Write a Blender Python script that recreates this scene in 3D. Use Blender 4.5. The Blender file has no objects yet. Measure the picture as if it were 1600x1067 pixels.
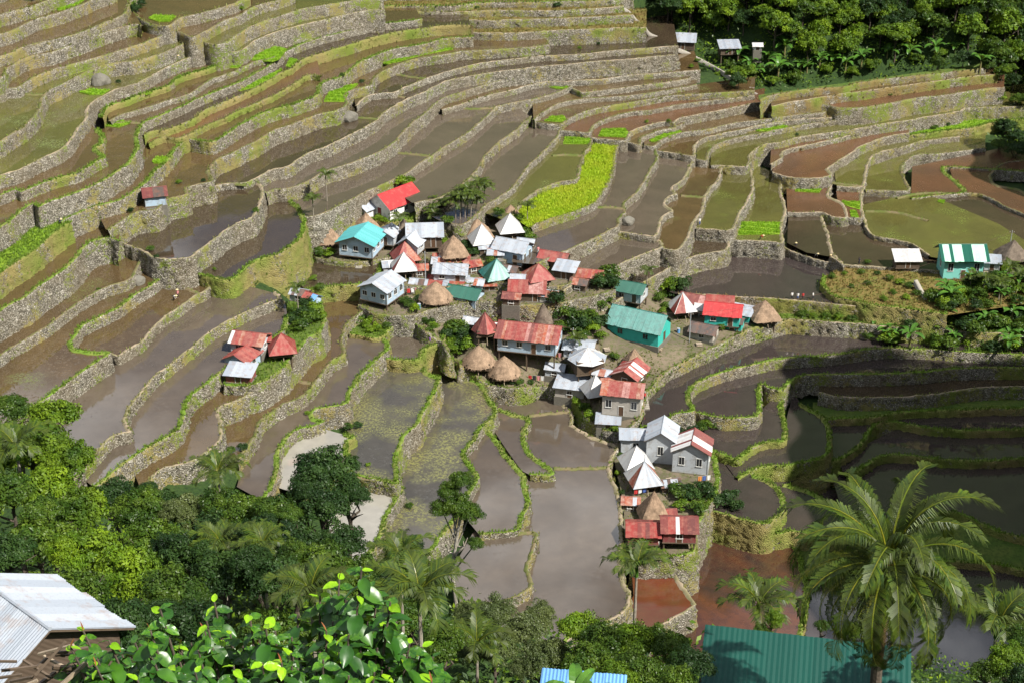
import bpy, bmesh, math, random
import numpy as np
from mathutils import Vector, Matrix, noise
from mathutils.geometry import delaunay_2d_cdt
random.seed(7); RNG = np.random.default_rng(7)
scene = bpy.context.scene
COL = scene.collection
# ------------------------------------------------------------ camera
CAM_H, PITCH, FOC = 133.0, math.radians(27.0), 2462.0      # focal length in pixels of a 1600 px wide frame
cam_d = bpy.data.cameras.new('camera'); cam = bpy.data.objects.new('camera', cam_d); COL.objects.link(cam)
cam.location = (0, 0, CAM_H); cam.rotation_euler = (math.pi/2 - PITCH, 0, 0)
cam_d.sensor_width = 36.0; cam_d.lens = 36.0*FOC/1600; cam_d.clip_start = 0.5; cam_d.clip_end = 6000
scene.camera = cam
# ------------------------------------------------------------ sky and sun
SUN_AZ, SUN_EL = math.radians(127), math.radians(50)        # azimuth clockwise from +y (the view direction)
w = bpy.data.worlds.new('World'); scene.world = w; w.use_nodes = True
nt = w.node_tree; bg = nt.nodes['Background']
sky = nt.nodes.new('ShaderNodeTexSky'); sky.sky_type = 'NISHITA'; sky.sun_disc = False
sky.sun_elevation = SUN_EL; sky.sun_rotation = SUN_AZ; sky.altitude = 1200; sky.dust_density = 1.0
# broken cloud over the whole sky
tc = nt.nodes.new('ShaderNodeTexCoord'); mpg = nt.nodes.new('ShaderNodeMapping'); mpg.inputs['Scale'].default_value = (1.0, 1.0, 2.2); mpg.inputs['Location'].default_value = (0.0, 3.0, 0.0); nt.links.new(tc.outputs['Generated'], mpg.inputs['Vector'])
cn = nt.nodes.new('ShaderNodeTexNoise'); cn.inputs['Scale'].default_value = 2.6; cn.inputs['Detail'].default_value = 7; cn.inputs['Roughness'].default_value = .58; nt.links.new(mpg.outputs[0], cn.inputs['Vector'])
cr = nt.nodes.new('ShaderNodeValToRGB'); cr.color_ramp.elements[0].position = .485; cr.color_ramp.elements[1].position = .58; nt.links.new(cn.outputs['Fac'], cr.inputs[0])
cm = nt.nodes.new('ShaderNodeMix'); cm.data_type = 'RGBA'; nt.links.new(cr.outputs[0], cm.inputs[0]); nt.links.new(sky.outputs[0], cm.inputs[6]); cm.inputs[7].default_value = (18, 18.4, 19.2, 1)
nt.links.new(cm.outputs[2], bg.inputs[0]); bg.inputs[1].default_value = 0.05
sun_d = bpy.data.lights.new('sun', 'SUN'); sun = bpy.data.objects.new('sun', sun_d); COL.objects.link(sun)
sun_d.energy = 5.0; sun_d.angle = math.radians(0.53); sun_d.color = (1.0, 0.95, 0.86)
SUN_DIR = Vector((math.sin(SUN_AZ)*math.cos(SUN_EL), math.cos(SUN_AZ)*math.cos(SUN_EL), math.sin(SUN_EL)))
sun.rotation_euler = SUN_DIR.to_track_quat('Z', 'Y').to_euler()
sun.location = SUN_DIR*800
vs = scene.view_settings; vs.view_transform = 'Standard'; vs.look = 'None'; vs.exposure = 0.82; vs.gamma = 1.0
try: vs.use_curve_mapping = False
except Exception: pass
scene.cycles.max_bounces = 6; scene.cycles.transparent_max_bounces = 8
scene.cycles.caustics_reflective = False; scene.cycles.caustics_refractive = False
# ------------------------------------------------------------ geometry helpers
CT, ST = math.cos(PITCH), math.sin(PITCH)
def ray(u, v):
    a = (np.asarray(u, float)-800)/FOC; b = (533.5-np.asarray(v, float))/FOC
    return a, CT + b*ST, -ST + b*CT
def at_z(u, v, z):
    dx, dy, dz = ray(u, v); t = (z-CAM_H)/dz
    return dx*t, dy*t
def at_dist(u, v, d):
    dx, dy, dz = ray(u, v); n = math.sqrt(dx*dx+dy*dy+dz*dz)
    return Vector((dx*d/n, dy*d/n, CAM_H+dz*d/n))
def project(p):
    x, y, z = p[0], p[1], p[2]-CAM_H
    d = y*CT - z*ST
    return 800+FOC*x/d, 533.5-FOC*(y*ST+z*CT)/d
def mesh_np(name, V, F, mats, midx=None, parent=None, smooth=False, attr=None):
    """V (n,3), F (m,3|4) arrays -> one linked mesh object"""
    me = bpy.data.meshes.new(name)
    V = np.asarray(V, np.float32); F = np.asarray(F, np.int32)
    k = F.shape[1]
    me.vertices.add(len(V)); me.vertices.foreach_set('co', V.ravel())
    me.loops.add(F.size); me.loops.foreach_set('vertex_index', F.ravel())
    me.polygons.add(len(F)); me.polygons.foreach_set('loop_start', np.arange(len(F), dtype=np.int32)*k)
    try: me.polygons.foreach_set('loop_total', np.full(len(F), k, np.int32))
    except Exception: pass
    for m in (mats if isinstance(mats, (list, tuple)) else [mats]): me.materials.append(m)
    if midx is not None: me.polygons.foreach_set('material_index', np.asarray(midx, np.int32))
    me.update(calc_edges=True); me.validate()
    if smooth: me.polygons.foreach_set('use_smooth', np.ones(len(me.polygons), bool))
    if attr is not None:
        for an, (dom, vals) in attr.items():
            a = me.attributes.new(an, 'FLOAT', dom); a.data.foreach_set('value', np.asarray(vals, np.float32))
    o = bpy.data.objects.new(name, me); COL.objects.link(o)
    if parent is not None: o.parent = parent
    return o
def tag(o, label=None, cat=None, group=None, kind=None):
    if label: o['label'] = label
    if cat: o['category'] = cat
    if group: o['group'] = group
    if kind: o['kind'] = kind
    return o
def empty(name, loc, rz=0.0):
    o = bpy.data.objects.new(name, None); COL.objects.link(o); o.location = loc; o.rotation_euler = (0, 0, rz); o.empty_display_size = .5
    return o
# ------------------------------------------------------------ materials
class NT:
    def __init__(s, name):
        s.m = bpy.data.materials.new(name); s.m.use_nodes = True; s.t = s.m.node_tree; s.n = s.t.nodes; s.b = s.n['Principled BSDF']
    def node(s, typ, **kw):
        n = s.n.new(typ)
        for k, v in kw.items():
            if k.startswith('i_'):
                key = k[2:]; n.inputs[int(key) if key.isdigit() else key.replace('_', ' ')].default_value = v
            else: setattr(n, k, v)
        return n
    def link(s, a, b): s.t.links.new(a, b)
    def pos(s):
        if not hasattr(s, '_p'): s._p = s.node('ShaderNodeNewGeometry').outputs['Position']
        return s._p
    def obj(s):
        if not hasattr(s, '_o'): s._o = s.node('ShaderNodeTexCoord').outputs['Object']
        return s._o
    def noise(s, scale, detail=3, rough=.55, co=None, dist=0):
        n = s.node('ShaderNodeTexNoise', i_Scale=scale, i_Detail=detail, i_Roughness=rough, i_Distortion=dist); s.link(co or s.pos(), n.inputs['Vector']); return n.outputs['Fac']
    def ramp(s, fac, stops, interp='LINEAR'):
        r = s.node('ShaderNodeValToRGB'); r.color_ramp.interpolation = interp; e = r.color_ramp.elements
        while len(e) < len(stops): e.new(.5)
        for i, (p, c) in enumerate(stops):
            e[i].position = p; e[i].color = (c, c, c, 1) if not isinstance(c, (tuple, list)) else (*c, 1)
        s.link(fac, r.inputs[0]); return r.outputs[0]
    def mix(s, fac, a, b, mode='MIX'):
        m = s.node('ShaderNodeMix', data_type='RGBA', blend_type=mode)
        for sock, v in ((m.inputs[0], fac), (m.inputs[6], a), (m.inputs[7], b)):
            if isinstance(v, (int, float)): sock.default_value = v
            elif isinstance(v, tuple): sock.default_value = (*v, 1)
            else: s.link(v, sock)
        return m.outputs[2]
    def math(s, op, a, b=0.0):
        m = s.node('ShaderNodeMath', operation=op)
        for sock, v in ((m.inputs[0], a), (m.inputs[1], b)):
            if isinstance(v, (int, float)): sock.default_value = v
            else: s.link(v, sock)
        return m.outputs[0]
    def attr(s, name, out='Fac'): return s.node('ShaderNodeAttribute', attribute_name=name).outputs[out]
    def rand(s): return s.node('ShaderNodeObjectInfo').outputs['Random']
    def bump(s, h, strength=.5, dist=.1):
        b = s.node('ShaderNodeBump', i_Strength=strength, i_Distance=dist); s.link(h, b.inputs['Height']); s.link(b.outputs[0], s.b.inputs['Normal'])
    def fin(s, col=None, rough=.8, spec=.5, metal=0.0):
        if col is not None:
            if isinstance(col, tuple): s.b.inputs['Base Color'].default_value = (*col, 1)
            else: s.link(col, s.b.inputs['Base Color'])
        if isinstance(rough, (int, float)): s.b.inputs['Roughness'].default_value = rough
        else: s.link(rough, s.b.inputs['Roughness'])
        s.b.inputs['Specular IOR Level'].default_value = spec; s.b.inputs['Metallic'].default_value = metal
        return s.m
def lin(*c): return tuple(((x/255)/12.92 if x/255 <= .04045 else ((x/255+.055)/1.055)**2.4) for x in c)
M = {}
def water(name, mud, mud2, rough=.03, weed=None, weedcov=.5, spec=1.0, patch=.045, lumps=1.0):
    t = NT(name)
    f = t.noise(patch, 4, .6, dist=1.2); g = t.noise(.5, 3)
    base = t.mix(t.ramp(f, [(.36, 0.0), (.64, 1.0)]), mud, mud2)
    base = t.mix(t.math('MULTIPLY', t.ramp(g, [(.35, 1.0), (.7, 0.0)]), .35), base, tuple(x*.55 for x in mud))
    # mud lumps standing out of the shallow water
    lump = t.math('MULTIPLY', t.ramp(t.noise(1.5, 5, .75), [(.56, 0.0), (.68, 1.0)]), t.math('MULTIPLY', t.ramp(t.noise(.08, 3), [(.44, 0.0), (.62, 1.0)]), lumps))
    base = t.mix(t.math('MULTIPLY', lump, .35), base, tuple(x*.6 for x in mud2))
    r = t.math('ADD', t.math('MULTIPLY', lump, .25), rough)
    if weed:
        wd = t.math('MULTIPLY', t.ramp(t.noise(.12, 3), [(weedcov-.06, 0.0), (weedcov+.1, 1.0)]), t.ramp(t.noise(2.6, 5, .75), [(.44, 0.0), (.60, 1.0)]))
        base = t.mix(wd, base, weed); r = t.math('ADD', r, t.math('MULTIPLY', wd, .5))
    t.bump(t.math('ADD', t.math('MULTIPLY', lump, .5), t.math('MULTIPLY', t.noise(5, 2), .012)), .3, .04)
    M[name] = t.fin(base, r, spec); return M[name]
water('wet_mud_brown', (.098,.064,.028), (.066,.044,.021), weed=(.10,.12,.03), weedcov=.66)
water('wet_mud_dark', (.056,.040,.024), (.038,.028,.018), lumps=.4)
water('wet_mud_red', (.125,.060,.030), (.075,.040,.024), rough=.22)
water('wet_mud_olive', (.098,.092,.026), (.072,.066,.022), weed=(.10,.13,.02), weedcov=.6)
water('wet_mud_grey', (.100,.078,.057), (.072,.057,.043), lumps=.25)
water('wet_mud_pale', (.30,.285,.25), (.26,.245,.21), lumps=.1)
water('wet_mud_weedy', (.080,.070,.055), (.060,.055,.045), weed=(.17,.17,.045), weedcov=.50)
water('wet_mud_purple', (.050,.038,.034), (.036,.029,.028), lumps=.1)
water('wet_mud_orange', (.022,.019,.020), (.115,.040,.014), patch=.035, rough=.05, lumps=.2)  # near-black patches paint dark reflections into the orange mud
water('wet_mud_crimson', (.135,.028,.014), (.085,.045,.018), rough=.08, lumps=.3)
def ground(name, a, b, c, sc=.25, bumpd=.15):
    t = NT(name)
    col = t.mix(t.ramp(t.noise(sc, 4, .6), [(.38, 0.0), (.62, 1.0)]), a, b)
    col = t.mix(t.ramp(t.noise(sc*7, 4, .7), [(.45, 0.0), (.65, 1.0)]), col, c)
    t.bump(t.noise(2.2, 5, .7), .8, bumpd); M[name] = t.fin(col, .92, .2); return M[name]
ground('grassy_ground', (.060,.105,.016), (.10,.13,.025), (.040,.065,.012))
ground('brown_grass_ground', (.13,.10,.03), (.09,.11,.02), (.17,.11,.04))
ground('forest_ground', (.022,.045,.010), (.030,.055,.012), (.012,.026,.008))
ground('lime_grass_ground', (.13,.23,.014), (.18,.26,.02), (.09,.16,.012))
ground('yellow_rice_ground', (.24,.32,.015), (.18,.30,.012), (.28,.31,.02), sc=.12)
ground('village_earth', (.165,.13,.092), (.105,.088,.062), (.075,.085,.03), sc=.16)
ground('dry_earth', (.30,.22,.16), (.24,.18,.13), (.18,.14,.08), sc=.3)
def bund(name, a, b):
    t = NT(name)
    col = t.mix(t.ramp(t.noise(.35, 4, .65), [(.42, 0.0), (.6, 1.0)]), a, b)
    t.bump(t.noise(5, 4), .7, .06); M[name] = t.fin(col, .9, .2)
bund('bund_path', (.27,.215,.15), (.17,.155,.08)); bund('bund_grass', (.11,.18,.022), (.16,.17,.045)); bund('bund_dry', (.15,.12,.065), (.085,.105,.025))
def wallmat(name, green, vegcol=None, brown=.35):
    t = NT(name)
    v = t.node('ShaderNodeTexVoronoi', i_Scale=5.2, feature='F1'); t.link(t.pos(), v.inputs['Vector'])
    d = v.outputs['Distance']; sep = t.node('ShaderNodeSeparateColor'); t.link(v.outputs['Color'], sep.inputs[0])
    r = t.math('ADD', t.math('MULTIPLY', sep.outputs[0], .75), t.math('MULTIPLY', t.attr('stone_tone'), .25))
    stone = t.ramp(r, [(0, (.055,.050,.038)), (.32, (.165,.150,.118)), (.65, (.315,.292,.242)), (.85, (.47,.44,.375)), (1, (.68,.65,.58))])
    stone = t.mix(t.ramp(d, [(.34, 0.0), (.66, .7)]), stone, (.05,.045,.033))
    stone = t.mix(t.math('MULTIPLY', t.ramp(t.noise(.16, 4, .6), [(.40, 0.0), (.62, 1.0)]), brown+.25), stone, (.15,.115,.065))
    tuft = t.math('ADD', t.math('MULTIPLY', t.noise(.20, 4, .65), .58), t.math('MULTIPLY', t.noise(2.4, 4, .65), .42))
    cov = .60-.20*green
    veg = t.mix(t.noise(.4, 3), (.20,.215,.045), (.095,.150,.022))
    veg = t.mix(t.ramp(t.noise(.11, 3), [(.42, 0.0), (.60, 1.0)]), veg, vegcol or (.22,.185,.07))
    col = t.mix(t.ramp(tuft, [(cov-.02, 0.0), (cov+.035, 1.0)]), stone, veg)
    t.bump(t.math('SUBTRACT', 1.0, d), 1.0, .16)
    M[name] = t.fin(col, .92, .2)
wallmat('stone_wall', .22, brown=.1); wallmat('stone_wall_weedy', .42, brown=.1); wallmat('grass_wall', .95); wallmat('brown_grass_wall', .70, (.19,.14,.055), .6)
# ------------------------------------------------------------ terraces: the rim of every terrace as surveyed on the photograph
RIMS = []
BR, DK, RD, OL, GY, PA, WE, PU, OR, CR = ['wet_mud_'+s for s in 'brown dark red olive grey pale weedy purple orange crimson'.split()]
def R(i, pts, h=15, b=(-35, -60), s=BR, k='dry', wl='stone_wall', back=None, fix=None):
    P = [tuple(map(float, q.split(','))) for q in pts.split()]
    B = [tuple(map(float, q.split(','))) for q in back.split()] if back else None
    RIMS.append(dict(id=i, p=P, h=h, b=b, s=s, k=k, wl=wl, back=B, fix=fix))
SW, SG, GW, BW = 'stone_wall', 'stone_wall_weedy', 'grass_wall', 'brown_grass_wall'
# --- upper left slope, top row first
R('r0', '-60,-2 -20,-8 30,-22 60,-34', 15, wl=SG)
R('r1', '-60,40 0,23 30,15 60,6 88,-4 120,-14', 16, wl=SG)
R('r2', '-60,68 0,54 25,46 50,33 75,25 100,17 130,6 150,-3 180,-14', 16, wl=SG)
R('r3', '-40,99 0,88 22,81 40,72 80,63 120,53 160,37 197,21 203,5 215,-8', 13, wl=SG)
R('r3b', '205,14 222,33 245,40 265,40 282,28 310,22 350,11 370,5 390,-5', 13, b=(10,-60), wl=SG)
R('r4', '-40,135 0,124 10,112 15,105 42,90 80,82 118,68 160,52 207,38 222,41', 17, wl=SG)
R('r5', '-40,150 0,140 30,136 52,122 82,110 120,99 160,88 208,73 250,57 272,48 290,55 303,58 322,48 355,31 375,24 400,10 430,2 460,-8', 13, wl=SG)
R('r6', '-40,238 0,222 25,205 35,200 62,172 65,158 72,146 100,130 140,110 175,100 212,95 250,85 295,65 308,58 318,66 338,70 350,67 375,52 400,38 450,22 480,13 540,3 600,-5', 18, wl=SG, s=OL)
R('r7', '-40,287 0,275 28,266 62,250 95,235 112,220 122,200 137,185 139,172 147,158 175,143 180,140 215,130 245,115 275,100 310,85 338,75 352,80 370,82 385,75 400,63 437,49 482,37 540,24 570,17 600,15', 18, k='path', s=OL)
R('r8a', '156,184 172,166 190,160 225,147 262,135 278,122 325,108 355,93 372,86 390,84', 10, b=(-10,-40), k='grass', wl=GW)
R('r8', '172,190 190,180 225,170 262,158 295,147 330,125 362,114 400,96 415,94 432,88', 9, b=(-10,-40))
R('r8l', '-40,318 0,305 25,297 33,300 60,290 97,277 125,270 150,253 166,246 158,240 147,232 160,225 162,212 152,202', 13, b=(-40,-40), k='grass', wl=SG)
R('r9', '-40,380 0,357 22,340 45,322 55,318 60,324 82,314 120,302 160,284 180,272 200,258 215,240 217,222 216,210 222,195 240,185 262,177 295,162 320,150 362,135 400,115 415,107 437,93 450,80 492,62 540,50 575,40 625,35 660,30', 15, k='grass', s=BR)
R('r10', '225,212 240,205 262,203 300,187 320,172 362,155 400,138 420,126 440,113 455,108 462,100 475,92 505,83 540,72 585,58 620,50 665,44 700,40 735,40', 13, wl=GW, b=(-10,-50), s=DK)
R('r11', '232,225 255,215 275,217 290,213 320,198 350,185 375,172 400,162 425,151 455,135 475,120 490,117 500,120', 11, wl=GW, b=(-10,-50), s=RD)
R('r12', '98,348 105,341 112,337 140,325 175,317 195,310 225,290 240,272 245,266 262,252 268,240 288,219 310,221 335,222 362,205 400,183 425,172 462,163 485,154 498,148 500,137 510,128 530,122 545,112 565,97 600,82 625,75 660,70 700,60 740,58', 20, wl=SG, s=BR, k='grass', back='740,0 400,60 150,200 60,318')
R('r13', '170,360 190,345 215,332 245,328 262,312 280,308 296,302 292,294 318,287 333,283 330,275 325,267 340,250 362,240 385,228 400,222 425,206 450,197 495,180 530,172 543,162 541,150 552,140 580,133 587,120 607,108 650,92 700,85 712,82 720,81 800,76 830,74 860,70', 17, wl=SG, s=BR)
R('r14', '555,166 575,150 600,146 617,145 627,140 670,122 700,112 750,100 800,93 850,88 900,86 950,81 1032,74 1060,72', 12, b=(-10,-50), k='path', s=DK)
R('r15', '330,292 350,288 384,287 400,280 425,266 450,261 475,243 525,223 560,205 592,187 600,176 637,155 665,144 700,127 762,115 800,110 850,104 897,100 925,97 1000,91 1055,86', 14, s=DK, k='path')
R('r16', '415,302 425,297 450,295 475,287 500,273 518,265 575,245 612,227 640,197 665,177 683,160 700,150 720,145 750,135 800,122 850,116 900,111 940,110 1000,102 1062,97', 13, s=GY)
R('r16b', '690,172 712,166 725,163 750,153 800,141 845,130 890,128 940,124 1000,117 1095,110', 9, b=(-10,-30), k='path')
R('r17', '440,305 452,314 466,326 474,338 500,336 540,318 562,305 590,292 617,280 640,268 670,247 700,227 735,205 760,183 773,170 780,166 800,161 832,156 870,145 893,135 899,132', 12, s=GY, b=(-50,-50))
R('r17b', '893,138 905,143 915,145 960,140 1000,134 1062,126 1080,122', 8, b=(0,-25), k='path')
R('r18', '648,318 662,314 680,312 705,300 725,288 745,267 762,240 782,222 800,208 818,192 832,182', 13, s=GY, b=(-60,-40))
R('c9', '832,187 840,181 855,172 870,163 890,158 918,155 960,152 1000,148 1070,137 1090,132', 9, b=(0,-30))
R('c10', '832,190 860,194 880,193 892,184 930,170 980,161 1050,150 1107,146 1162,143 1180,142', 10, b=(0,-22), wl=SG)
R('c17', '690,345 720,352 745,338 762,320 780,310 800,294 812,280 822,267 832,254 855,232 873,208 880,197 876,194', 12, b=(-60,-30), s=GY)
R('c11', '878,203 900,206 920,208 925,200 937,190 980,176 1020,172 1075,162 1162,152 1180,150', 10, b=(0,-22), s=RD)
R('c12', '924,214 950,218 978,219 985,207 1010,197 1040,190 1055,192 1062,185 1120,174 1165,164 1195,160', 10, b=(0,-22), k='path', s=RD)
R('c13', '980,222 1000,226 1003,215 1025,206 1055,199 1070,192', 8, b=(0,-30))
R('c14', '1006,227 1022,229 1032,220 1065,208 1100,203 1150,193 1200,186 1250,180 1290,175', 10, b=(0,-35))
R('c15', '1026,235 1060,240 1085,244 1088,228 1100,217 1125,210 1150,205 1190,196 1240,188 1300,184', 8, b=(-10,-35), k='path')
R('c15b', '1088,249 1104,251 1110,234 1125,223 1160,214 1200,206 1235,200 1275,192 1297,190 1330,184', 8, b=(0,-30), s=OL)
R('d0', '1185,156 1205,149 1275,139 1320,136 1340,130 1400,122 1512,110 1540,106', 11, b=(0,-7), s='grassy_ground', wl=BW)
R('d1', '1205,166 1250,158 1315,147 1345,144 1407,135 1522,120 1560,118', 14, b=(0,-13), wl=BW, k='path')
R('d2', '1200,176 1240,170 1287,164 1310,169 1355,168 1425,155 1490,147 1540,139 1570,137', 13, b=(0,-20), wl=SG, k='dry', s=RD)
R('d3', '1112,260 1125,259 1168,260 1172,243 1187,230 1200,225 1217,223 1250,215 1317,205 1360,198 1425,187 1500,174 1508,170 1535,168 1600,166 1660,160', 14, b=(0,-40), k='path', s=OL, wl=SG)
R('d4', '1205,258 1224,246 1226,236 1272,225 1320,214 1345,205 1370,202', 8, b=(0,-30), k='path', s=RD)
R('d5', '1205,270 1232,277 1250,279 1282,278 1302,272 1292,264 1325,245 1340,232 1356,225 1390,213 1420,208', 9, b=(0,-40), k='path', s=RD)
R('d6', '1308,292 1350,291 1354,264 1360,248 1380,237 1420,228 1440,222 1500,214', 9, b=(-6,-34), s=OL, k='path')
R('d7', '1352,297 1420,298 1414,280 1410,262 1418,250 1435,242 1470,240 1540,232', 7, b=(0,-34), s=OL)
R('d8', '1425,311 1470,305 1510,300 1500,290 1485,275 1475,262 1500,262 1560,266 1620,270', 5, b=(0,-50), s=RD, k='grass')
R('d9', '1505,302 1535,305 1570,322 1620,340 1600,300 1560,290 1550,282 1552,268 1570,255 1620,250', 5, b=(0,-60), s=RD, k='dry', back='1640,230 1480,250 1490,285')
# --- dark hillside field at the right edge above
R('e1', '1350,225 1400,215 1450,208 1520,200 1560,190 1640,186', 9, b=(0,-35), s='lime_grass_ground', wl=GW, k='grass')
# --- stepped grass terraces at the top centre and right
R('t1', '590,10 640,9 700,10 760,4 860,3 960,0 990,-4', 7, b=(0,-30), s='brown_grass_ground', wl=SG, k='grass')
R('t2', '565,20 620,18 700,20 765,17 860,17 940,13 975,10', 6, b=(0,-25), s='brown_grass_ground', wl=SG, k='path')
R('t3', '620,27 680,28 760,33 800,31 887,29 950,26 990,24', 9, b=(0,-25), s='brown_grass_ground', wl=SG, k='path')
R('t4', '700,55 740,52 800,52 875,48 950,45 985,44 1010,44', 9, b=(0,-30), s='brown_grass_ground', wl=SG, k='path')
R('t0', '560,-6 640,-8 760,-8 860,-9 970,-12', 6, b=(0,-30), s='brown_grass_ground', wl=SG, k='grass')
# --- paddies stepping down to the right of the yellow rice field
R('g0', '795,345 808,326 822,310 850,293 875,285 900,280 906,268 910,250 915,237 923,228 925,209', 10, b=(-60,-20), s=OL, wl=SG)
R('g1', '830,356 845,348 875,338 900,330 930,317 945,295 958,265 962,240 968,222 965,216', 14, b=(-50,-30), s='yellow_rice_ground')
R('g2', '838,412 873,398 900,386 925,375 950,360 967,353 968,342 978,332 977,318 985,310 1000,297 1015,268 1026,250 1027,238 1018,230 972,226', 14, b=(-60,-30), s=GY, back='950,230 930,330 800,370 800,410')
R('g3', '965,362 990,365 1023,370 1030,360 1033,345 1040,335 1052,330 1046,325 1040,318 1048,307 1058,303 1050,297 1052,290 1070,280 1078,265 1082,250 1083,245', 10, s=GY, k='path', back='1010,235 950,330')
R('g3b', '880,455 905,440 950,422 985,407 1012,395 1037,385 1032,376 1026,372', 12, s=GY, k='path', back='960,358 860,395 830,420')
R('g4', '1034,388 1050,391 1060,390 1070,380 1085,347 1098,330 1100,315 1108,298 1125,280 1128,262 1125,259', 12, s=BR, k='path', back='1085,244 1030,320 1026,372')
R('g5', '1088,357 1110,359 1140,360 1150,350 1160,330 1172,310 1178,295 1175,267 1172,258', 8, s=OL, k='path', back='1115,255 1100,310')
R('g6', '960,475 990,452 1005,442 1025,430 1050,417 1075,405 1100,397 1137,390 1140,375 1142,360 1140,357', 12, s=DK, k='path', back='1080,350 1030,385 930,430 880,460')
R('g7', '1136,374 1160,376 1200,378 1222,380 1222,372 1222,355 1228,330 1225,315 1221,300 1223,285 1228,275 1226,270', 3, s=OL, k='path', back='1165,255 1165,320')
R('h1', '1218,366 1224,385 1240,395 1265,403 1290,410 1330,415 1420,420 1500,425 1640,425', 4, s=DK, k='path', back='1660,330 1500,300 1400,290 1300,285 1228,270')
R('h2', '1231,333 1258,333 1285,333 1300,339 1312,340 1325,339 1322,325 1312,315 1296,308 1295,302 1300,290 1308,280 1302,272', 3, s=RD, k='path', back='1270,262 1228,272')
R('h3', '1296,400 1312,412 1320,414 1310,403 1300,392 1296,375 1290,352 1282,336', 2, s=DK, k='path', back='1232,334 1230,380 1260,395')
R('h4', '1318,341 1345,341 1350,335 1347,320 1348,300 1352,291', 3, s=RD, k='path', back='1305,285 1308,310')
R('h5', '1450,400 1420,380 1380,372 1362,368 1352,355 1348,340 1338,328 1345,318', 3, s=OL, k='path', back='1440,300 1560,350 1640,400 1560,420')
R('big', '1060,460 1078,460 1145,463 1200,467 1285,474 1375,482 1437,487 1470,490', 24, s=PU, k='path', wl=BW, back='1480,400 1300,400 1225,370 1150,372 1050,405 990,440')
R('mound', '1285,430 1283,445 1300,462 1340,472 1375,478 1410,482 1450,488 1480,492', 12, s='brown_grass_ground', k='grass', wl=GW, back='1640,470 1640,400 1560,405 1400,412 1330,415')
R('k1', '1170,497 1200,500 1245,500 1300,504 1350,507 1400,512 1460,515 1560,522 1680,530', 20, b=(0,-30), s='grassy_ground', wl=SG, k='path')
# --- left centre and lower terraces
R('lf', '-60,470 0,427 27,410 62,385 82,367 105,350 112,347', 20, s='lime_grass_ground', wl=GW, k='grass', back='60,320 -60,400')
R('l6', '-60,520 0,487 37,465 92,427 117,405 140,380 170,372 185,377', 28, k='grass', back='185,345 60,370 -60,450')
R('l5', '160,362 185,377 205,386 227,395 240,402 265,405 300,402 315,390 345,367 375,348 395,340 408,318 412,300 407,288 395,284', 24, k='path', s=DK, back='340,280 250,300 160,335')
R('l7', '-60,590 0,556 17,544 35,532 65,515 100,492 132,467 165,450 207,435 217,415 232,400 243,398', 18, k='dry', back='230,380 170,375 100,420 -60,510')
R('tp', '270,420 292,424 320,432 352,438 365,436 380,424 400,409 435,397 455,384 472,367 476,345 470,326 450,310 440,303', 14, k='grass', wl=GW, s=DK, back='410,300 380,350 300,400')
R('m', '20,660 60,632 100,602 150,566 172,550 150,549 130,547 117,543 112,534 118,527 132,507 170,490 215,460 250,437 260,420 264,412 258,405', 24, k='grass', s=BR, back='240,398 160,450 -60,600 -60,660')
R('q', '160,552 172,552 182,557 190,553 222,534 240,514 262,494 307,462 317,459 335,446 350,437 345,431', 20, k='path', s=BR, back='265,410 200,470 120,525 125,545')
R('n', '100,770 140,720 160,697 180,680 205,674 200,660 197,652 205,632 232,599 265,571 310,534 350,505 400,482 425,472 442,466 435,455', 14, k='path', s=GY, wl=SG, back='350,437 180,550 60,640 60,760')
R('n2', '150,760 207,714 237,694 272,674 287,651 295,624 317,604 347,581 365,570 440,520 450,495', 17, k='grass', s=GY, wl=SG, back='445,470 310,530 200,640 195,675 120,740')
R('n3', '220,765 252,734 280,727 312,716 347,684 349,670 342,641 352,632 375,624 400,609 415,600', 15, k='path', s=BR, wl=SG, back='350,575 290,650 200,715')
R('p2', '370,720 390,692 400,676 410,656 435,636 472,619 490,599 512,571 520,562 540,553 542,545 535,534 540,515 545,505 562,492 588,474 590,465', 8, k='dry', s=BR, wl=SG, back='480,468 470,540 400,605 340,640 340,700')
R('p3', '415,780 432,745 437,704 460,674 487,666 508,657 494,652 495,640 540,629 550,610 572,578 605,546 608,537 598,528', 14, k='grass', s=GY, wl=SG, back='560,500 530,545 470,615 390,690 370,760')
R('p4a', '470,770 520,748 548,722 543,702 546,688 556,682 540,676', 12, k='grass', s=PA, wl=GW, back='490,665 440,690 430,760')
R('p5', '540,735 560,744 600,752 622,755 620,738 622,714 632,684 650,664 670,634 682,609 688,589 672,584 657,569 650,560', 13, k='grass', s=WE, wl=SG, back='600,560 540,650 545,690')
R('p5t', '600,560 625,562 655,560 665,545 690,533 697,520', 10, k='grass', s=GY, wl=GW, back='690,505 610,505')
R('p4b', '560,890 590,850 600,830 612,795 630,760 620,752', 14, k='grass', s=PA, wl=SG, back='560,742 520,760 500,870')
R('p6', '640,900 690,840 715,800 725,780 735,766 748,746 735,726 725,706 745,684 755,666 777,641 762,617 750,597 727,584 712,568 700,556', 15, k='grass', s=WE, wl=SG, back='650,550 690,590 620,700 600,850')
R('p8', '780,637 800,645 828,655 822,675 825,700 840,715 855,727 866,739 850,742 828,741', 9, k='grass', s=GY, wl=SG, back='815,735 790,700 770,670 765,650')
R('p7', '750,836 790,832 812,826 816,810 826,785 822,760 822,742 810,733 800,718 785,700 772,682 765,670', 10, k='grass', s=GY, wl=SG, back='740,690 730,720 740,760 720,800')
R('p7b', '720,940 780,940 827,918 825,890 832,862 841,832 820,829 790,832', 14, k='dry', s=GY, wl=SG, back='740,830 700,900')
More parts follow.
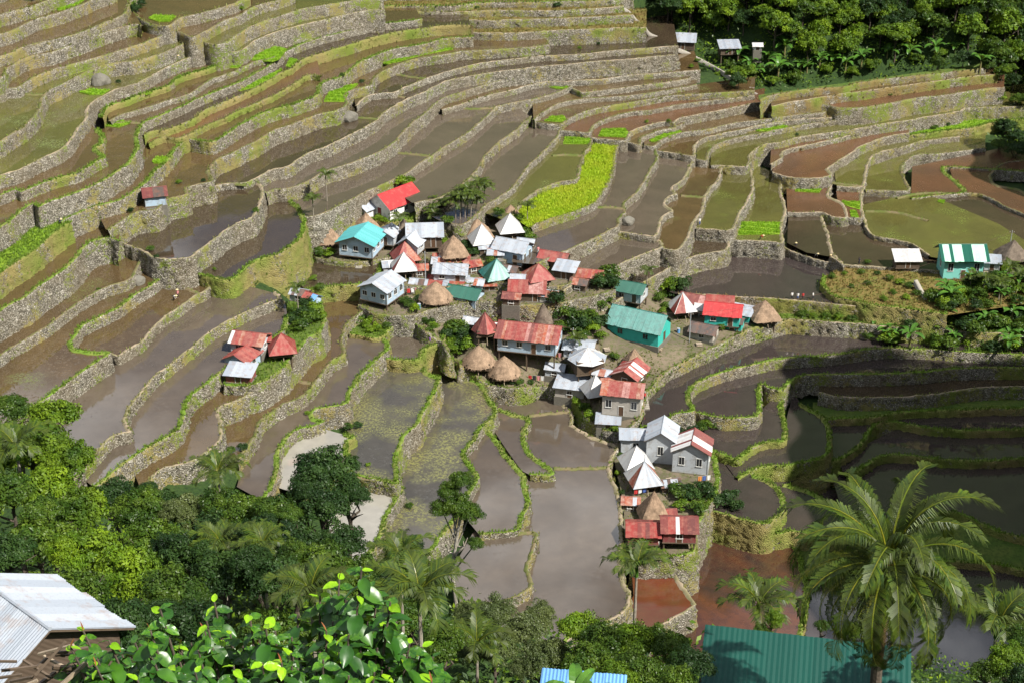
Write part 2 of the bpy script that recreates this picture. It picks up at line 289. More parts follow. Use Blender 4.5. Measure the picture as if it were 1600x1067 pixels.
R('p9', '880,1010 900,988 947,970 975,957 985,930 975,907 972,887 972,800 962,759 952,729 965,702 960,694 925,681 895,661 897,651 875,622 850,614 800,614 775,618', 10, k='path', s=GY, wl=SG, back='760,640 770,690 800,750 800,830 760,900 740,1000')
R('p10', '960,1010 1000,992 1025,980 1083,948 1085,940 1068,915 1055,890 1062,878 1078,866', 24, k='path', s=CR, wl=SW, back='1040,860 985,862 990,930 960,975')
# --- dark bowl to the right of the village
R('j1', '1000,668 1040,657 1060,646 1085,641 1078,622 1080,605 1100,592 1125,582 1160,574 1200,565 1215,563 1290,556 1375,545 1450,547 1600,555 1680,560', 12, s=PU, k='grass', wl=SG, back='1680,525 1400,520 1240,520 1150,545 1060,570 1010,630')
R('j2', '1078,645 1110,650 1150,653 1182,651 1190,635 1191,600 1200,606 1225,608 1237,595 1262,587 1307,585 1400,584 1475,578 1537,575 1680,578', 14, s=PU, k='grass', wl=SG, back='1680,550 1300,555 1150,570 1080,600')
R('j2b', '1280,612 1310,620 1350,622 1450,618 1540,605 1680,604', 16, s='wet_mud_dark', k='path', wl=SG, b=(0,-30))
R('j3', '1085,690 1112,705 1140,714 1152,717 1175,702 1200,690 1226,688 1230,670 1222,640 1228,612', 12, s=PU, k='grass', wl=GW, back='1230,600 1190,640 1110,645 1070,660')
R('j4', '1150,745 1180,732 1205,728 1240,727 1265,722 1292,712 1301,690 1294,660 1280,645 1262,637 1250,630', 12, s=PU, k='grass', wl=GW, back='1240,610 1220,690 1130,720')
R('j4b', '1270,668 1300,656 1370,652 1420,643 1500,640 1680,636', 14, s='grassy_ground', k='grass', wl=GW, b=(0,-40))
R('j5', '1280,725 1318,716 1335,704 1350,690 1372,662 1400,660 1480,672 1680,672', 14, s=PU, k='grass', wl=GW, back='1680,640 1400,645 1300,650 1290,690')
R('j6', '1320,742 1350,730 1380,712 1420,712 1500,720 1680,715', 16, s=PU, k='grass', wl=GW, back='1680,675 1400,670 1360,690 1310,720')
R('j7', '1090,800 1120,800 1190,820 1222,800 1228,785 1218,762 1200,748 1180,740', 8, s=PU, k='grass', wl=GW, back='1150,720 1110,710 1090,740')
R('j8', '1195,835 1240,830 1290,835 1340,825 1330,800 1290,780 1260,765 1225,755', 10, s=PU, k='grass', wl=GW, back='1300,725 1200,735 1180,800')
R('j9', '1330,840 1400,830 1480,800 1560,830 1640,850', 14, s=PU, k='grass', wl=GW, back='1680,715 1380,715 1300,745')
R('j10', '1240,905 1330,900 1420,880 1540,880 1640,900', 12, s='grassy_ground', k='grass', wl=GW, back='1680,800 1400,800 1220,830')
# --- village ground
R('vtop', '552,345 575,343 610,347 650,341 672,333 690,320 700,306', 9, s='grassy_ground', k='grass', wl=GW, back='690,280 600,290 545,315')
R('v1', '474,375 484,398 520,408 560,410 600,404 650,402 700,412 750,410 800,404 840,402 866,408', 9, s='village_earth', k='dry', wl=SG, back='870,390 830,340 700,300 560,320 500,310 470,340')
R('vpond', '480,455 520,447 560,445 580,442 592,430 597,415 600,405', 8, s='wet_mud_dark', k='grass', wl=GW, back='560,395 490,395 455,430')
R('v1b', '596,440 640,447 700,449 760,440 820,445 870,447 905,440', 9, s='village_earth', k='dry', wl=SG, back='890,400 800,390 700,390 600,395')
R('v2', '556,478 590,490 640,492 690,480 750,470 820,476 880,472 930,462 962,452', 9, s='village_earth', k='dry', wl=SG, back='940,420 850,420 700,425 600,430 560,450')
R('vstrip', '985,868 1010,872 1082,862 1086,835 1100,800 1120,770 1124,735 1112,700 1085,685 1040,670', 10, s='village_earth', k='grass', wl=SG, back='1000,660 960,690 960,720 975,790 975,850')
R('plat', '350,601 380,603 400,600 420,590 445,570 465,550 478,530 500,520 510,500 505,478 492,464', 9, s='grassy_ground', k='grass', wl=SG, back='460,455 440,500 390,515 350,560')
R('vgr', '548,520 570,525 590,527 612,512 625,500 635,490', 8, s='grassy_ground', k='grass', wl=GW, back='610,470 580,478 555,500')
# --- orange and dark ponds at the very bottom of the valley
R('orange', '1020,1050 1120,1045 1240,1010 1262,940 1258,890 1240,850 1195,828', 3, s=OR, k='grass', wl=GW, back='1090,815 1085,860 1000,900 980,1000')
R('base', '900,1100 1400,1100 1700,1000', 10, s=PU, k='grass', wl=GW, back='1700,800 1250,760 1090,790 1080,830 1000,870 900,1000')
# surveyed steps between neighbours that do not lie one below the other on the picture (metres)
EXTRA = [('p6','j1',.4),('p9','j1',-2.4),('p9','vstrip',.8),('vstrip','j3',.8),('vstrip','j4',1.6),('vstrip','j7',1.8),('vstrip','p10',1.4),
 ('c17','v1',2.6),('vtop','v1',1.8),('g2','v1',1.0),('g3b','v2',1.2),('v1','v1b',1.9),('v1b','v2',1.9),('r17','tp',.8),('v1','vpond',1.2),('vpond','p2',1.4),('v2','p2',1.0),('v2','g6',1.2),
 ('l5','tp',3.4),('tp','vpond',5.0),('tp','plat',5.0),('big','j1',6.4),('d3','g5',.6),('h2','h3',.6),('g6','big',1.8),('g7','big',.9),('d3','g7',1.6),('d6','h4',.5),('d7','h5',.4),('big','k1',2.6),('k1','j1',2.4),('p5t','p5',1.6),('vgr','p5t',1.5),('d0','c11',1.6),('d1','c12',1.2),('d2','c14',1.0),('orange','base',.35),('t0','t1',1.3),('t1','t2',1.3),('t2','t3',1.5),('t3','t4',1.8),('t4','r13',1.9),('j1','base',11.0),('p10','base',2.6)]
# ------------------------------------------------------------ levels: every wall's height gives the step between two terraces
def catmull(P, step=6.0):
    P = [np.array(p) for p in P]; Q = [2*P[0]-P[1]] + P + [2*P[-1]-P[-2]]; out = []
    for i in range(1, len(Q)-2):
        a, b, c, d = Q[i-1], Q[i], Q[i+1], Q[i+2]; n = max(2, int(np.linalg.norm(c-b)/step))
        for k in range(n):
            t = k/n
            out.append(.5*((2*b)+(-a+c)*t+(2*a-5*b+4*c-d)*t*t+(-a+3*b-3*c+d)*t**3)*1.0)
    out.append(Q[-2]); return np.array(out)
BYID = {r['id']: r for r in RIMS}
for r in RIMS:
    r['c'] = catmull(r['p'])
    if r['back'] is None:
        dx, dy = r['b']; r['back'] = [(r['p'][-1][0]+dx, r['p'][-1][1]+dy), (r['p'][0][0]+dx, r['p'][0][1]+dy)]
    poly = np.array(list(map(tuple, r['c'])) + r['back'])
    x, y = poly[:, 0], poly[:, 1]; A = .5*np.sum(x*np.roll(y, -1)-np.roll(x, -1)*y)
    r['sgn'] = 1 if A > 0 else -1
def px_height(v, z):
    """pixels of picture height that one metre of upright wall takes at row v and level z"""
    dep = math.radians(27.0)+np.arctan((np.asarray(v, float)-533.5)/2462.0)
    return math.cos(math.radians(27))*2462.0*np.sin(dep)/np.maximum(133.0-z, 20)*np.cos(dep)/math.cos(math.radians(27))
def solve_levels(Z0):
    n = len(RIMS); rows = []; rhs = []; wts = []
    segs = np.concatenate([np.hstack([r['c'][:-1], r['c'][1:], np.full((len(r['c'])-1, 1), i)]) for i, r in enumerate(RIMS)])
    for i, r in enumerate(RIMS):
        c = r['c']; tg = np.gradient(c, axis=0)
        for k in range(1, len(c)-1, 2):
            t = tg[k]/ (np.linalg.norm(tg[k])+1e-9); nrm = np.array([t[1], -t[0]])*r['sgn']
            d = nrm + np.array([0, .9]); L = np.linalg.norm(d)
            if L < .5: continue
            d /= L
            p = c[k]+d*.5
            ax, ay, bx, by = segs[:, 0], segs[:, 1], segs[:, 2], segs[:, 3]
            ex, ey = bx-ax, by-ay; den = d[0]*ey-d[1]*ex; den = np.where(np.abs(den) < 1e-9, 1e-9, den)
            tt = ((ax-p[0])*ey-(ay-p[1])*ex)/den; ss = ((ax-p[0])*d[1]-(ay-p[1])*d[0])/den
            ok = (tt > 1.0) & (tt < 170) & (ss >= 0) & (ss <= 1) & (segs[:, 4] != i)
            if not ok.any(): continue
            j = np.where(ok)[0][np.argmin(tt[ok])]; J = int(segs[j, 4]); dist = tt[j]
            h = r['h']/px_height(c[k][1], Z0[i])
            # only true when we cross the neighbour from its inner side
            tj = np.array([ex[j], ey[j]]); nj = np.array([tj[1], -tj[0]])*RIMS[J]['sgn']
            if np.dot(nj, d) < 0: continue
            ti, tj_ = r['id'][0] == 't' and r['id'] != 'tp', RIMS[J]['id'][0] == 't' and RIMS[J]['id'] != 'tp'
            if ti != tj_ and not (r['id'] == 't4' and RIMS[J]['id'] in ('r13', 'r14')): continue
            wgt = 1.0 if dist > abs(r['h'])*1.1 else .15
            rows.append((i, J)); rhs.append(h); wts.append(wgt)
    cnt = {}
    for p in rows: cnt[p] = cnt.get(p, 0)+1
    wts = np.array([wg*(1 if cnt[p] > 2 else .12) for p, wg in zip(rows, wts)]); rhs = np.array(rhs); I = np.array(rows)
    ids = [r['id'] for r in RIMS]
    for a, b, hh in EXTRA:
        I = np.vstack([I, [ids.index(a), ids.index(b)]]); rhs = np.r_[rhs, hh]; wts = np.r_[wts, 8.0]; rows.append((ids.index(a), ids.index(b))); cnt[rows[-1]] = 9
    vm = [k for k, r in enumerate(RIMS) if r['id'] == 'big'][0]
    for it in range(14):
        A = np.zeros((len(rows)+1, n)); q = np.arange(len(rows))
        A[q, I[:, 0]] = wts; A[q, I[:, 1]] = -wts; A[-1, vm] = 100
        bvec = np.concatenate([rhs*wts, [320.0]])
        A = np.vstack([A, np.eye(n)*.004]); bvec = np.concatenate([bvec, np.zeros(n)])
        z = np.linalg.lstsq(A, bvec, rcond=None)[0]
        got = z[I[:, 0]]-z[I[:, 1]]
        many = np.array([cnt[p] > 2 for p in rows])
        wts = np.where(many & (got < .5*rhs), wts*1.5, wts)
    return z, rows, rhs
Z = np.zeros(len(RIMS))
for _ in range(4): Z, CON, CONH = solve_levels(Z)
for r, z in zip(RIMS, Z): r['z'] = float(z if r['fix'] is None else r['fix'])
# ------------------------------------------------------------ build the terraces
def resample(P, step):
    d = np.r_[0, np.cumsum(np.linalg.norm(np.diff(P, axis=0), axis=1))]; n = max(2, int(d[-1]/step)+1); s = np.linspace(0, d[-1], n)
    return np.stack([np.interp(s, d, P[:, k]) for k in range(P.shape[1])], 1)
def smooth1(a, k):
    ker = np.ones(k)/k; return np.convolve(np.r_[[a[0]]*k, a, [a[-1]]*k], ker, 'same')[k:-k]
STEP = {}
_cc = {}
for q in CON: _cc[q] = _cc.get(q, 0)+1
for (i, j), k in _cc.items():
    if k > 2: STEP[i] = max(STEP.get(i, 0), RIMS[i]['z']-RIMS[j]['z'])
def tufts(P, N, h, spread, wid=.05, lean=.35):
    """N (n,3) base points -> small 3-blade tufts; returns V,F (tris)"""
    n = len(P); k = 4
    base = np.repeat(P, k, 0)
    ang = RNG.uniform(0, 2*np.pi, n*k); hh = h*RNG.uniform(.5, 1.25, n*k)
    out = np.stack([np.cos(ang), np.sin(ang), np.zeros(n*k)], 1); side = np.stack([-np.sin(ang), np.cos(ang), np.zeros(n*k)], 1)
    ww = (wid*RNG.uniform(.7, 1.5, n*k))[:, None]
    b0 = base + out*(spread*RNG.uniform(0, 1, n*k))[:, None]
    tip = b0 + out*(hh*lean*RNG.uniform(.3, 1.6, n*k))[:, None]; tip[:, 2] += hh
    V = np.stack([b0-side*ww, b0+side*ww, tip], 1).reshape(-1, 3)
    return V, np.arange(len(V)).reshape(-1, 3)
def in1(x, y, poly):
    a = poly; b = np.roll(poly, 1, 0)
    hit = ((a[:, 1] > y) != (b[:, 1] > y)) & (x < (b[:, 0]-a[:, 0])*(y-a[:, 1])/(b[:, 1]-a[:, 1]+1e-12)+a[:, 0])
    return bool(hit.sum() & 1)
def inpoly(px, py, poly):
    if len(px) == 1: return np.array([in1(px[0], py[0], np.asarray(poly))])
    c = np.zeros(len(px), bool); n = len(poly); j = n-1
    for i in range(n):
        xi, yi = poly[i]; xj, yj = poly[j]
        hit = ((yi > py) != (yj > py)) & (px < (xj-xi)*(py-yi)/(yj-yi+1e-12)+xi)
        c ^= hit; j = i
    return c
def leafmat(name, a, b, c=None, rough=.5, spec=.4, trans=.24, sc=None):
    t = NT(name)
    f = t.attr('tone')
    col = t.mix(f, a, b)
    r = t.noise(sc or .35, 3, .6)
    col = t.mix(t.ramp(r, [(.35, 0.0), (.68, 1.0)]), col, c or tuple(x*.62 for x in a))
    t.fin(col, rough, spec)
    tr = t.node('ShaderNodeBsdfTranslucent'); t.link(t.mix(.35, col, (.25,.30,.02)), tr.inputs[0])
    mx = t.node('ShaderNodeMixShader', i_0=trans); t.link(t.b.outputs[0], mx.inputs[1]); t.link(tr.outputs[0], mx.inputs[2])
    t.link(mx.outputs[0], t.n['Material Output'].inputs[0]); M[name] = t.m; return t.m
leafmat('grass_blades', (.10,.17,.02), (.20,.24,.04), (.20,.18,.06))
leafmat('grass_blades_lush', (.11,.21,.016), (.19,.29,.025), (.08,.14,.014))
leafmat('grass_blades_brown', (.17,.13,.035), (.11,.13,.025), (.22,.14,.05))
leafmat('rice_blades_lime', (.20,.40,.012), (.30,.48,.02), (.15,.31,.012), sc=.8)
leafmat('rice_blades_yellow', (.34,.46,.015), (.27,.43,.012), (.40,.45,.03), sc=.15)
FIELD = {'lime_grass_ground': ('rice_blades_lime', .35, 7), 'yellow_rice_ground': ('rice_blades_yellow', .5, 16), 'grassy_ground': ('grass_blades_lush', .5, 2.5), 'brown_grass_ground': ('grass_blades_brown', .5, 3), 'village_earth': ('grass_blades', .35, 2.0)}
TERR_PLAN = []
def build_terrace(idx, r):
    z = r['z']; far = np.mean(r['c'][:, 1]) < 160
    cell = .75 if far else .5
    X, Y = at_z(r['c'][:, 0], r['c'][:, 1], z+.25); P = resample(np.stack([X, Y], 1), cell)
    n = len(P)
    w1 = smooth1(RNG.normal(0, 1, n), 9)*.35; w2 = RNG.normal(0, .06, n)
    tg = np.gradient(P, axis=0); tg /= np.linalg.norm(tg, axis=1)[:, None]+1e-9
    bk = np.array(r['back']); BX, BY = at_z(bk[:, 0], bk[:, 1], z); B = np.stack([BX, BY], 1)
    poly = np.vstack([P, B]); A = .5*np.sum(poly[:, 0]*np.roll(poly[:, 1], -1)-np.roll(poly[:, 0], -1)*poly[:, 1])
    nr = np.stack([tg[:, 1], -tg[:, 0]], 1)*(1 if A > 0 else -1)
    nr = np.stack([smooth1(nr[:, 0], 5), smooth1(nr[:, 1], 5)], 1); nr /= np.linalg.norm(nr, axis=1)[:, None]+1e-9
    P = P + nr*(w1+w2)[:, None]
    r['P'], r['N'], r['poly'] = P, nr, np.vstack([P, B])
    TERR_PLAN.append((z, r['poly'], r)); r['bb'] = (*r['poly'].min(0), *r['poly'].max(0))
    # floor of the terrace
    pv = [Vector((a, b)) for a, b in np.vstack([P - nr*.25, B])]
    m = len(pv)
    res = delaunay_2d_cdt(pv, [(i, (i+1) % m) for i in range(m)], [], 1, 1e-4)
    vv = np.array([(p.x, p.y, z) for p in res[0]]); ff = np.array([tuple(f) for f in res[2]])
    a = vv[ff[:, 0]]; b = vv[ff[:, 1]]; c = vv[ff[:, 2]]
    flip = np.cross((b-a)[:, :2], (c-a)[:, :2]) < 0
    ff[flip] = ff[flip][:, ::-1]
    root = mesh_np('rice_terrace', vv, ff, M[r['s']]); tag(root, kind='structure'); r['obj'] = root
    # bund and retaining wall: one grid, columns along the rim
    drop = max(r['h']/px_height(np.mean(r['c'][:, 1]), r['z']), STEP.get(idx, 0))+1.4
    outp = P[::6]+nr[::6]*1.2; need = 0
    for ox, oy in outp:
        fl = [q['z'] for q in RIMS if q['z'] < z-.05 and q['_bb'][0] <= ox <= q['_bb'][2] and q['_bb'][1] <= oy <= q['_bb'][3] and in1(ox, oy, q['_pp'])]
        if fl: need = max(need, z-max(fl))
    drop = max(drop, min(need, 12)+.6)
    bw = .42 if r['k'] != 'grass' else .62
    rows = [(-bw-.25, -.06), (-bw, .2), (-bw*.4, .3), (0, .26)]
    nw = max(3, int(drop/cell)+1)
    for k in range(1, nw+1): rows.append((.13*drop*k/nw, .26-(drop+.26)*k/nw))
    nrw = len(rows)
    G = np.zeros((n, nrw, 3))
    for k, (o, dz) in enumerate(rows):
        jo = RNG.normal(0, .05 if k < 4 else .11, n); jz = RNG.normal(0, .035 if k < 4 else .1, n)
        G[:, k, :2] = P + nr*(o+jo)[:, None]; G[:, k, 2] = z+dz+jz
    if n > 6: # slide the joints along the wall
        G[:, 4:, :2] += tg[:, None, :]*RNG.uniform(-.3, .3, (n, nrw-4, 1))*cell
    I = np.arange(n*nrw).reshape(n, nrw)
    F = np.stack([I[:-1, :-1], I[1:, :-1], I[1:, 1:], I[:-1, 1:]], -1)
    if A < 0: F = F[..., ::-1]
    mi = np.zeros(F.shape[:2], int); mi[:, 3:] = 1
    nf = F.shape[0]*F.shape[1]
    tone = np.clip(RNG.normal(.5, .27, nf), 0, 1)
    mesh_np('stone_wall', G.reshape(-1, 3), F.reshape(-1, 4), [M['bund_'+r['k']], M[r['wl']]], mi.ravel(), root, attr={'stone_tone': ('FACE', tone)})
    # grass along the rim, in the joints and at the foot of the wall
    dens = {SW: 1.3, SG: 2.6, GW: 3.8, BW: 2.6}[r['wl']]; L = n*cell
    nt_ = int(L*dens*(1.2 if far else 2.6))
    ii = RNG.integers(0, n, nt_); gate = np.array([noise.noise((P[i][0]*.07, P[i][1]*.07, idx)) for i in ii]) + RNG.normal(0, .25, nt_)
    ii = ii[gate > ({SW: .05, SG: -.15, GW: -.5, BW: -.3}[r['wl']])]
    kk = np.where(RNG.random(len(ii)) < (.55 if r['k'] == 'grass' else .28), RNG.integers(1, 4, len(ii)), RNG.integers(3, nrw, len(ii)))
    pts = G[ii, kk] + RNG.normal(0, .12, (len(ii), 3))*[1, 1, .3]
    if r['k'] == 'grass':
        n2 = int(L*5); i2 = RNG.integers(0, n, n2); q = P[i2] + nr[i2]*RNG.uniform(-.8, .15, n2)[:, None]
        pts = np.vstack([pts, np.c_[q, np.full(n2, z+.22)]])
    if len(pts):
        V, Fg = tufts(pts, None, .42 if not far else .5, .12, .06 if not far else .09)
        o = mesh_np('grass_fringe', V, Fg, M['grass_blades_brown' if r['wl'] == BW else 'grass_blades_lush' if r['k'] == 'grass' else 'grass_blades'], None, root, attr={'tone': ('FACE', RNG.random(len(Fg)))}); o['kind'] = 'stuff'
    if r['s'] in FIELD and r['id'] not in ('j10', 'j4b', 'd0'):
        mat, hh, den = FIELD[r['s']] if r['id'] != 'lf' else ('grass_blades_lush', .4, 9)
        poly = r['poly']; lo, hi = poly.min(0), poly.max(0); cnt = int(min((hi-lo)[0]*(hi-lo)[1]*den, 60000))
        px, py = RNG.uniform(lo[0], hi[0], cnt), RNG.uniform(lo[1], hi[1], cnt)
        ok = inpoly(px, py, poly); u, v = project((px, py, z)); ok &= (u > -60) & (u < 1660) & (v > -30) & (v < 1090)
        for z2, p2, r2 in [(q['z'], q['_pp'], q) for q in RIMS if q['z'] > z and q is not r]:
            if p2[:, 0].max() < lo[0] or p2[:, 0].min() > hi[0] or p2[:, 1].max() < lo[1] or p2[:, 1].min() > hi[1]: continue
            ok &= ~inpoly(px, py, p2)
        if r['s'] == 'village_earth' and ok.any(): ok[ok] = np.array([noise.noise((a*.25, b*.25, 5)) for a, b in zip(px[ok], py[ok])]) > .02
        pts = np.c_[px[ok], py[ok], np.full(ok.sum(), z)]
        if len(pts):
            V, Fg = tufts(pts, None, hh, .15, .06)
            o = mesh_np('grass' if 'rice' not in mat else 'rice_crop', V, Fg, M[mat], None, root, attr={'tone': ('FACE', RNG.random(len(Fg)))}); o['kind'] = 'stuff'
for r in RIMS:
    q = np.array(list(map(tuple, r['c'][::3])) + [tuple(r['c'][-1])] + r['back']); X, Y = at_z(q[:, 0], q[:, 1], r['z']); r['_pp'] = np.stack([X, Y], 1); r['_bb'] = (*r['_pp'].min(0), *r['_pp'].max(0))
for i, r in enumerate(RIMS): build_terrace(i, r)
def floor_at(x, y):
    """highest terrace floor over a plan point, or None"""
    best = None; a, b = np.array([x]), np.array([y])
    for z, poly, r in TERR_PLAN:
        bb = r['bb']
        if (best is None or z > best) and bb[0] <= x <= bb[2] and bb[1] <= y <= bb[3] and in1(x, y, poly): best = z
    return best
def pix_ground(u, v, zs=None):
    """first terrace floor (or the base hill) that the sight line through a pixel meets"""
    best = None; dx, dy, dz = [float(q) for q in ray(u, v)]
    for z, poly, r in TERR_PLAN:
        t = (z-CAM_H)/dz; x, y = dx*t, dy*t; bb = r['bb']
        if bb[0] <= x <= bb[2] and bb[1] <= y <= bb[3] and in1(x, y, poly):
            if best is None or y < best[1]: best = (float(x), float(y), z)
    return best
# ------------------------------------------------------------ sloping village ground between the terraces
zof = lambda i: BYID[i]['z']
VG = [(560,482,zof('p2')+1), (590,492,zof('p2')+.6), (640,496,zof('v2')-1.6), (700,486,zof('v2')-1.8), (760,476,zof('v2')-2), (820,482,zof('v2')-2), (880,478,zof('v2')-2), (930,468,zof('v2')-2.2), (965,458,zof('g6')-1.2), (1000,450,zof('g6')-1.6), (1050,462,zof('big')-1.6),
 (1080,466,zof('big')-2.0), (1145,470,zof('big')-2.2), (1200,476,zof('big')-2.4), (1245,497,zof('k1')-.2), (630,500,zof('p2')-1.2), (660,515,zof('p5t')+2.6), (690,535,zof('p5t')+1.4), (720,570,zof('p6')+1.4), (745,590,zof('p6')+.9), (775,604,zof('p9')+2.2), (800,607,zof('p9')+1.5), (850,605,zof('p9')+1.7),
 (890,618,zof('p9')+1.4), (905,640,zof('p9')+1.1), (930,665,zof('p9')+.8), (965,676,zof('p9')+.8), (990,664,zof('j1')-.2), (1004,645,zof('j1')+.9), (1012,614,zof('j1')+1.5), (1040,583,zof('j1')+1.8), (1080,560,zof('j1')+2), (1120,541,zof('j1')+2.1), (1180,512,zof('j1')+2.6),
 (750,525,5.0), (850,545,2.2), (1000,525,2.0), (930,580,.3), (960,620,-1.2), (830,502,5.0), (900,485,5.2), (1100,500,1.7), (800,575,.9), (1050,545,1.0)]
VGP = np.array([(*[float(q) for q in at_z(u, v, z)], z) for u, v, z in VG])
VRIM = '588,492 630,500 660,515 688,535 700,552 718,570 745,590 770,603 800,607 850,605 890,618 905,640 930,665 965,676 990,664 1004,645 1012,614 1040,583 1080,560 1120,541 1180,512 1242,500 1247,494'
def vg_z(x, y):
    d2 = (VGP[:, 0]-x)**2+(VGP[:, 1]-y)**2; wq = 1/(d2+3)**1.6; return float((wq*VGP[:, 2]).sum()/wq.sum())
def vg_pix(u, v):
    z = 1.0
    for _ in range(14):
        x, y = at_z(u, v, z); z = .5*z+.5*vg_z(float(x), float(y))
    return float(x), float(y), z
def build_village_ground():
    c = catmull([tuple(map(float, q.split(','))) for q in VRIM.split()]); W3 = resample(np.array([vg_pix(u, v) for u, v in c]), .5)
    P, zz = W3[:, :2], W3[:, 2]; n = len(P)
    up = np.array([vg_pix(u, v)[:2] for u, v in ((1240,470),(1150,462),(1060,450),(1000,440),(960,445),(880,455),(760,455),(640,470),(560,470))])
    poly = np.vstack([P, up]); A = .5*np.sum(poly[:, 0]*np.roll(poly[:, 1], -1)-np.roll(poly[:, 0], -1)*poly[:, 1])
    tg = np.gradient(P, axis=0); tg /= np.linalg.norm(tg, axis=1)[:, None]+1e-9; nr = np.stack([tg[:, 1], -tg[:, 0]], 1)*(1 if A > 0 else -1)
    nr = np.stack([smooth1(nr[:, 0], 7), smooth1(nr[:, 1], 7)], 1); nr /= np.linalg.norm(nr, axis=1)[:, None]
    lo, hi = poly.min(0), poly.max(0); g = 1.0; xs = np.arange(lo[0]-1, hi[0]+2, g); ys = np.arange(lo[1]-1, hi[1]+2, g); X, Y = np.meshgrid(xs, ys, indexing='ij')
    ins = inpoly(X.ravel(), Y.ravel(), poly)
    pts = [Vector((a, b)) for a, b in np.vstack([P-nr*.2, up])]; m = len(pts); pts += [Vector((a, b)) for a, b in zip(X.ravel()[ins], Y.ravel()[ins])]
    res = delaunay_2d_cdt(pts, [(i, (i+1) % m) for i in range(m)], [], 1, 1e-4)
    vv = np.array([(p.x, p.y, vg_z(p.x, p.y)+.12*noise.noise((p.x*.5, p.y*.5, 3))) for p in res[0]]); ff = np.array([tuple(f) for f in res[2]])
    a, b, c_ = vv[ff[:, 0]], vv[ff[:, 1]], vv[ff[:, 2]]; fl = np.cross((b-a)[:, :2], (c_-a)[:, :2]) < 0; ff[fl] = ff[fl][:, ::-1]
    root = mesh_np('village_ground', vv, ff, M['village_earth'], smooth=True); tag(root, kind='structure')
    rows = [(-.7, -.05), (-.5, .12), (0, .15)]+[(.12*k, .15-.62*k) for k in range(1, 8)]
    G_ = np.zeros((n, len(rows), 3))
    for k, (o, dz) in enumerate(rows):
        G_[:, k, :2] = P+nr*(o+RNG.normal(0, .1, n))[:, None]; G_[:, k, 2] = zz+dz+RNG.normal(0, .07, n)
    I = np.arange(n*len(rows)).reshape(n, -1); F = np.stack([I[:-1, :-1], I[1:, :-1], I[1:, 1:], I[:-1, 1:]], -1); mi = np.zeros(F.shape[:2], int); mi[:, 2:] = 1
    if A < 0: F = F[..., ::-1]
    mesh_np('stone_wall', G_.reshape(-1, 3), F.reshape(-1, 4), [M['bund_dry'], M['stone_wall_weedy']], mi.ravel(), root, attr={'stone_tone': ('FACE', np.clip(RNG.normal(.5, .27, F.shape[0]*F.shape[1]), 0, 1))})
    k = 1400; ii = RNG.integers(0, n, k); jj = RNG.integers(1, len(rows), k); V, Fg = tufts(G_[ii, jj], None, .5, .15, .07)
    o = mesh_np('grass_fringe', V, Fg, M['grass_blades_lush'], None, root, attr={'tone': ('FACE', RNG.random(len(Fg)))}); o['kind'] = 'stuff'
    k = 9000; px, py = RNG.uniform(lo[0], hi[0], k), RNG.uniform(lo[1], hi[1], k); ok = inpoly(px, py, poly) & np.array([noise.noise((a*.22, b*.22, 5)) > -.02 for a, b in zip(px, py)])
    V, Fg = tufts(np.array([(a, b, vg_z(a, b)) for a, b in zip(px[ok], py[ok])]), None, .38, .2, .07)
    o = mesh_np('grass', V, Fg, M['grass_blades'], None, root, attr={'tone': ('FACE', RNG.random(len(Fg)))}); o['kind'] = 'stuff'
    return poly
VPOLY = build_village_ground()
_old_pix, _old_floor = pix_ground, floor_at
def pix_ground(u, v):
    a = _old_pix(u, v); b = vg_pix(u, v)
    if inpoly(np.array([b[0]]), np.array([b[1]]), VPOLY)[0] and (a is None or b[1] < a[1] or b[2] > a[2]-.0): return b
    return a
def floor_at(x, y):
    f = _old_floor(x, y)
    if inpoly(np.array([x]), np.array([y]), VPOLY)[0]:
        z = vg_z(x, y); f = z if f is None else max(f, z)
    return f
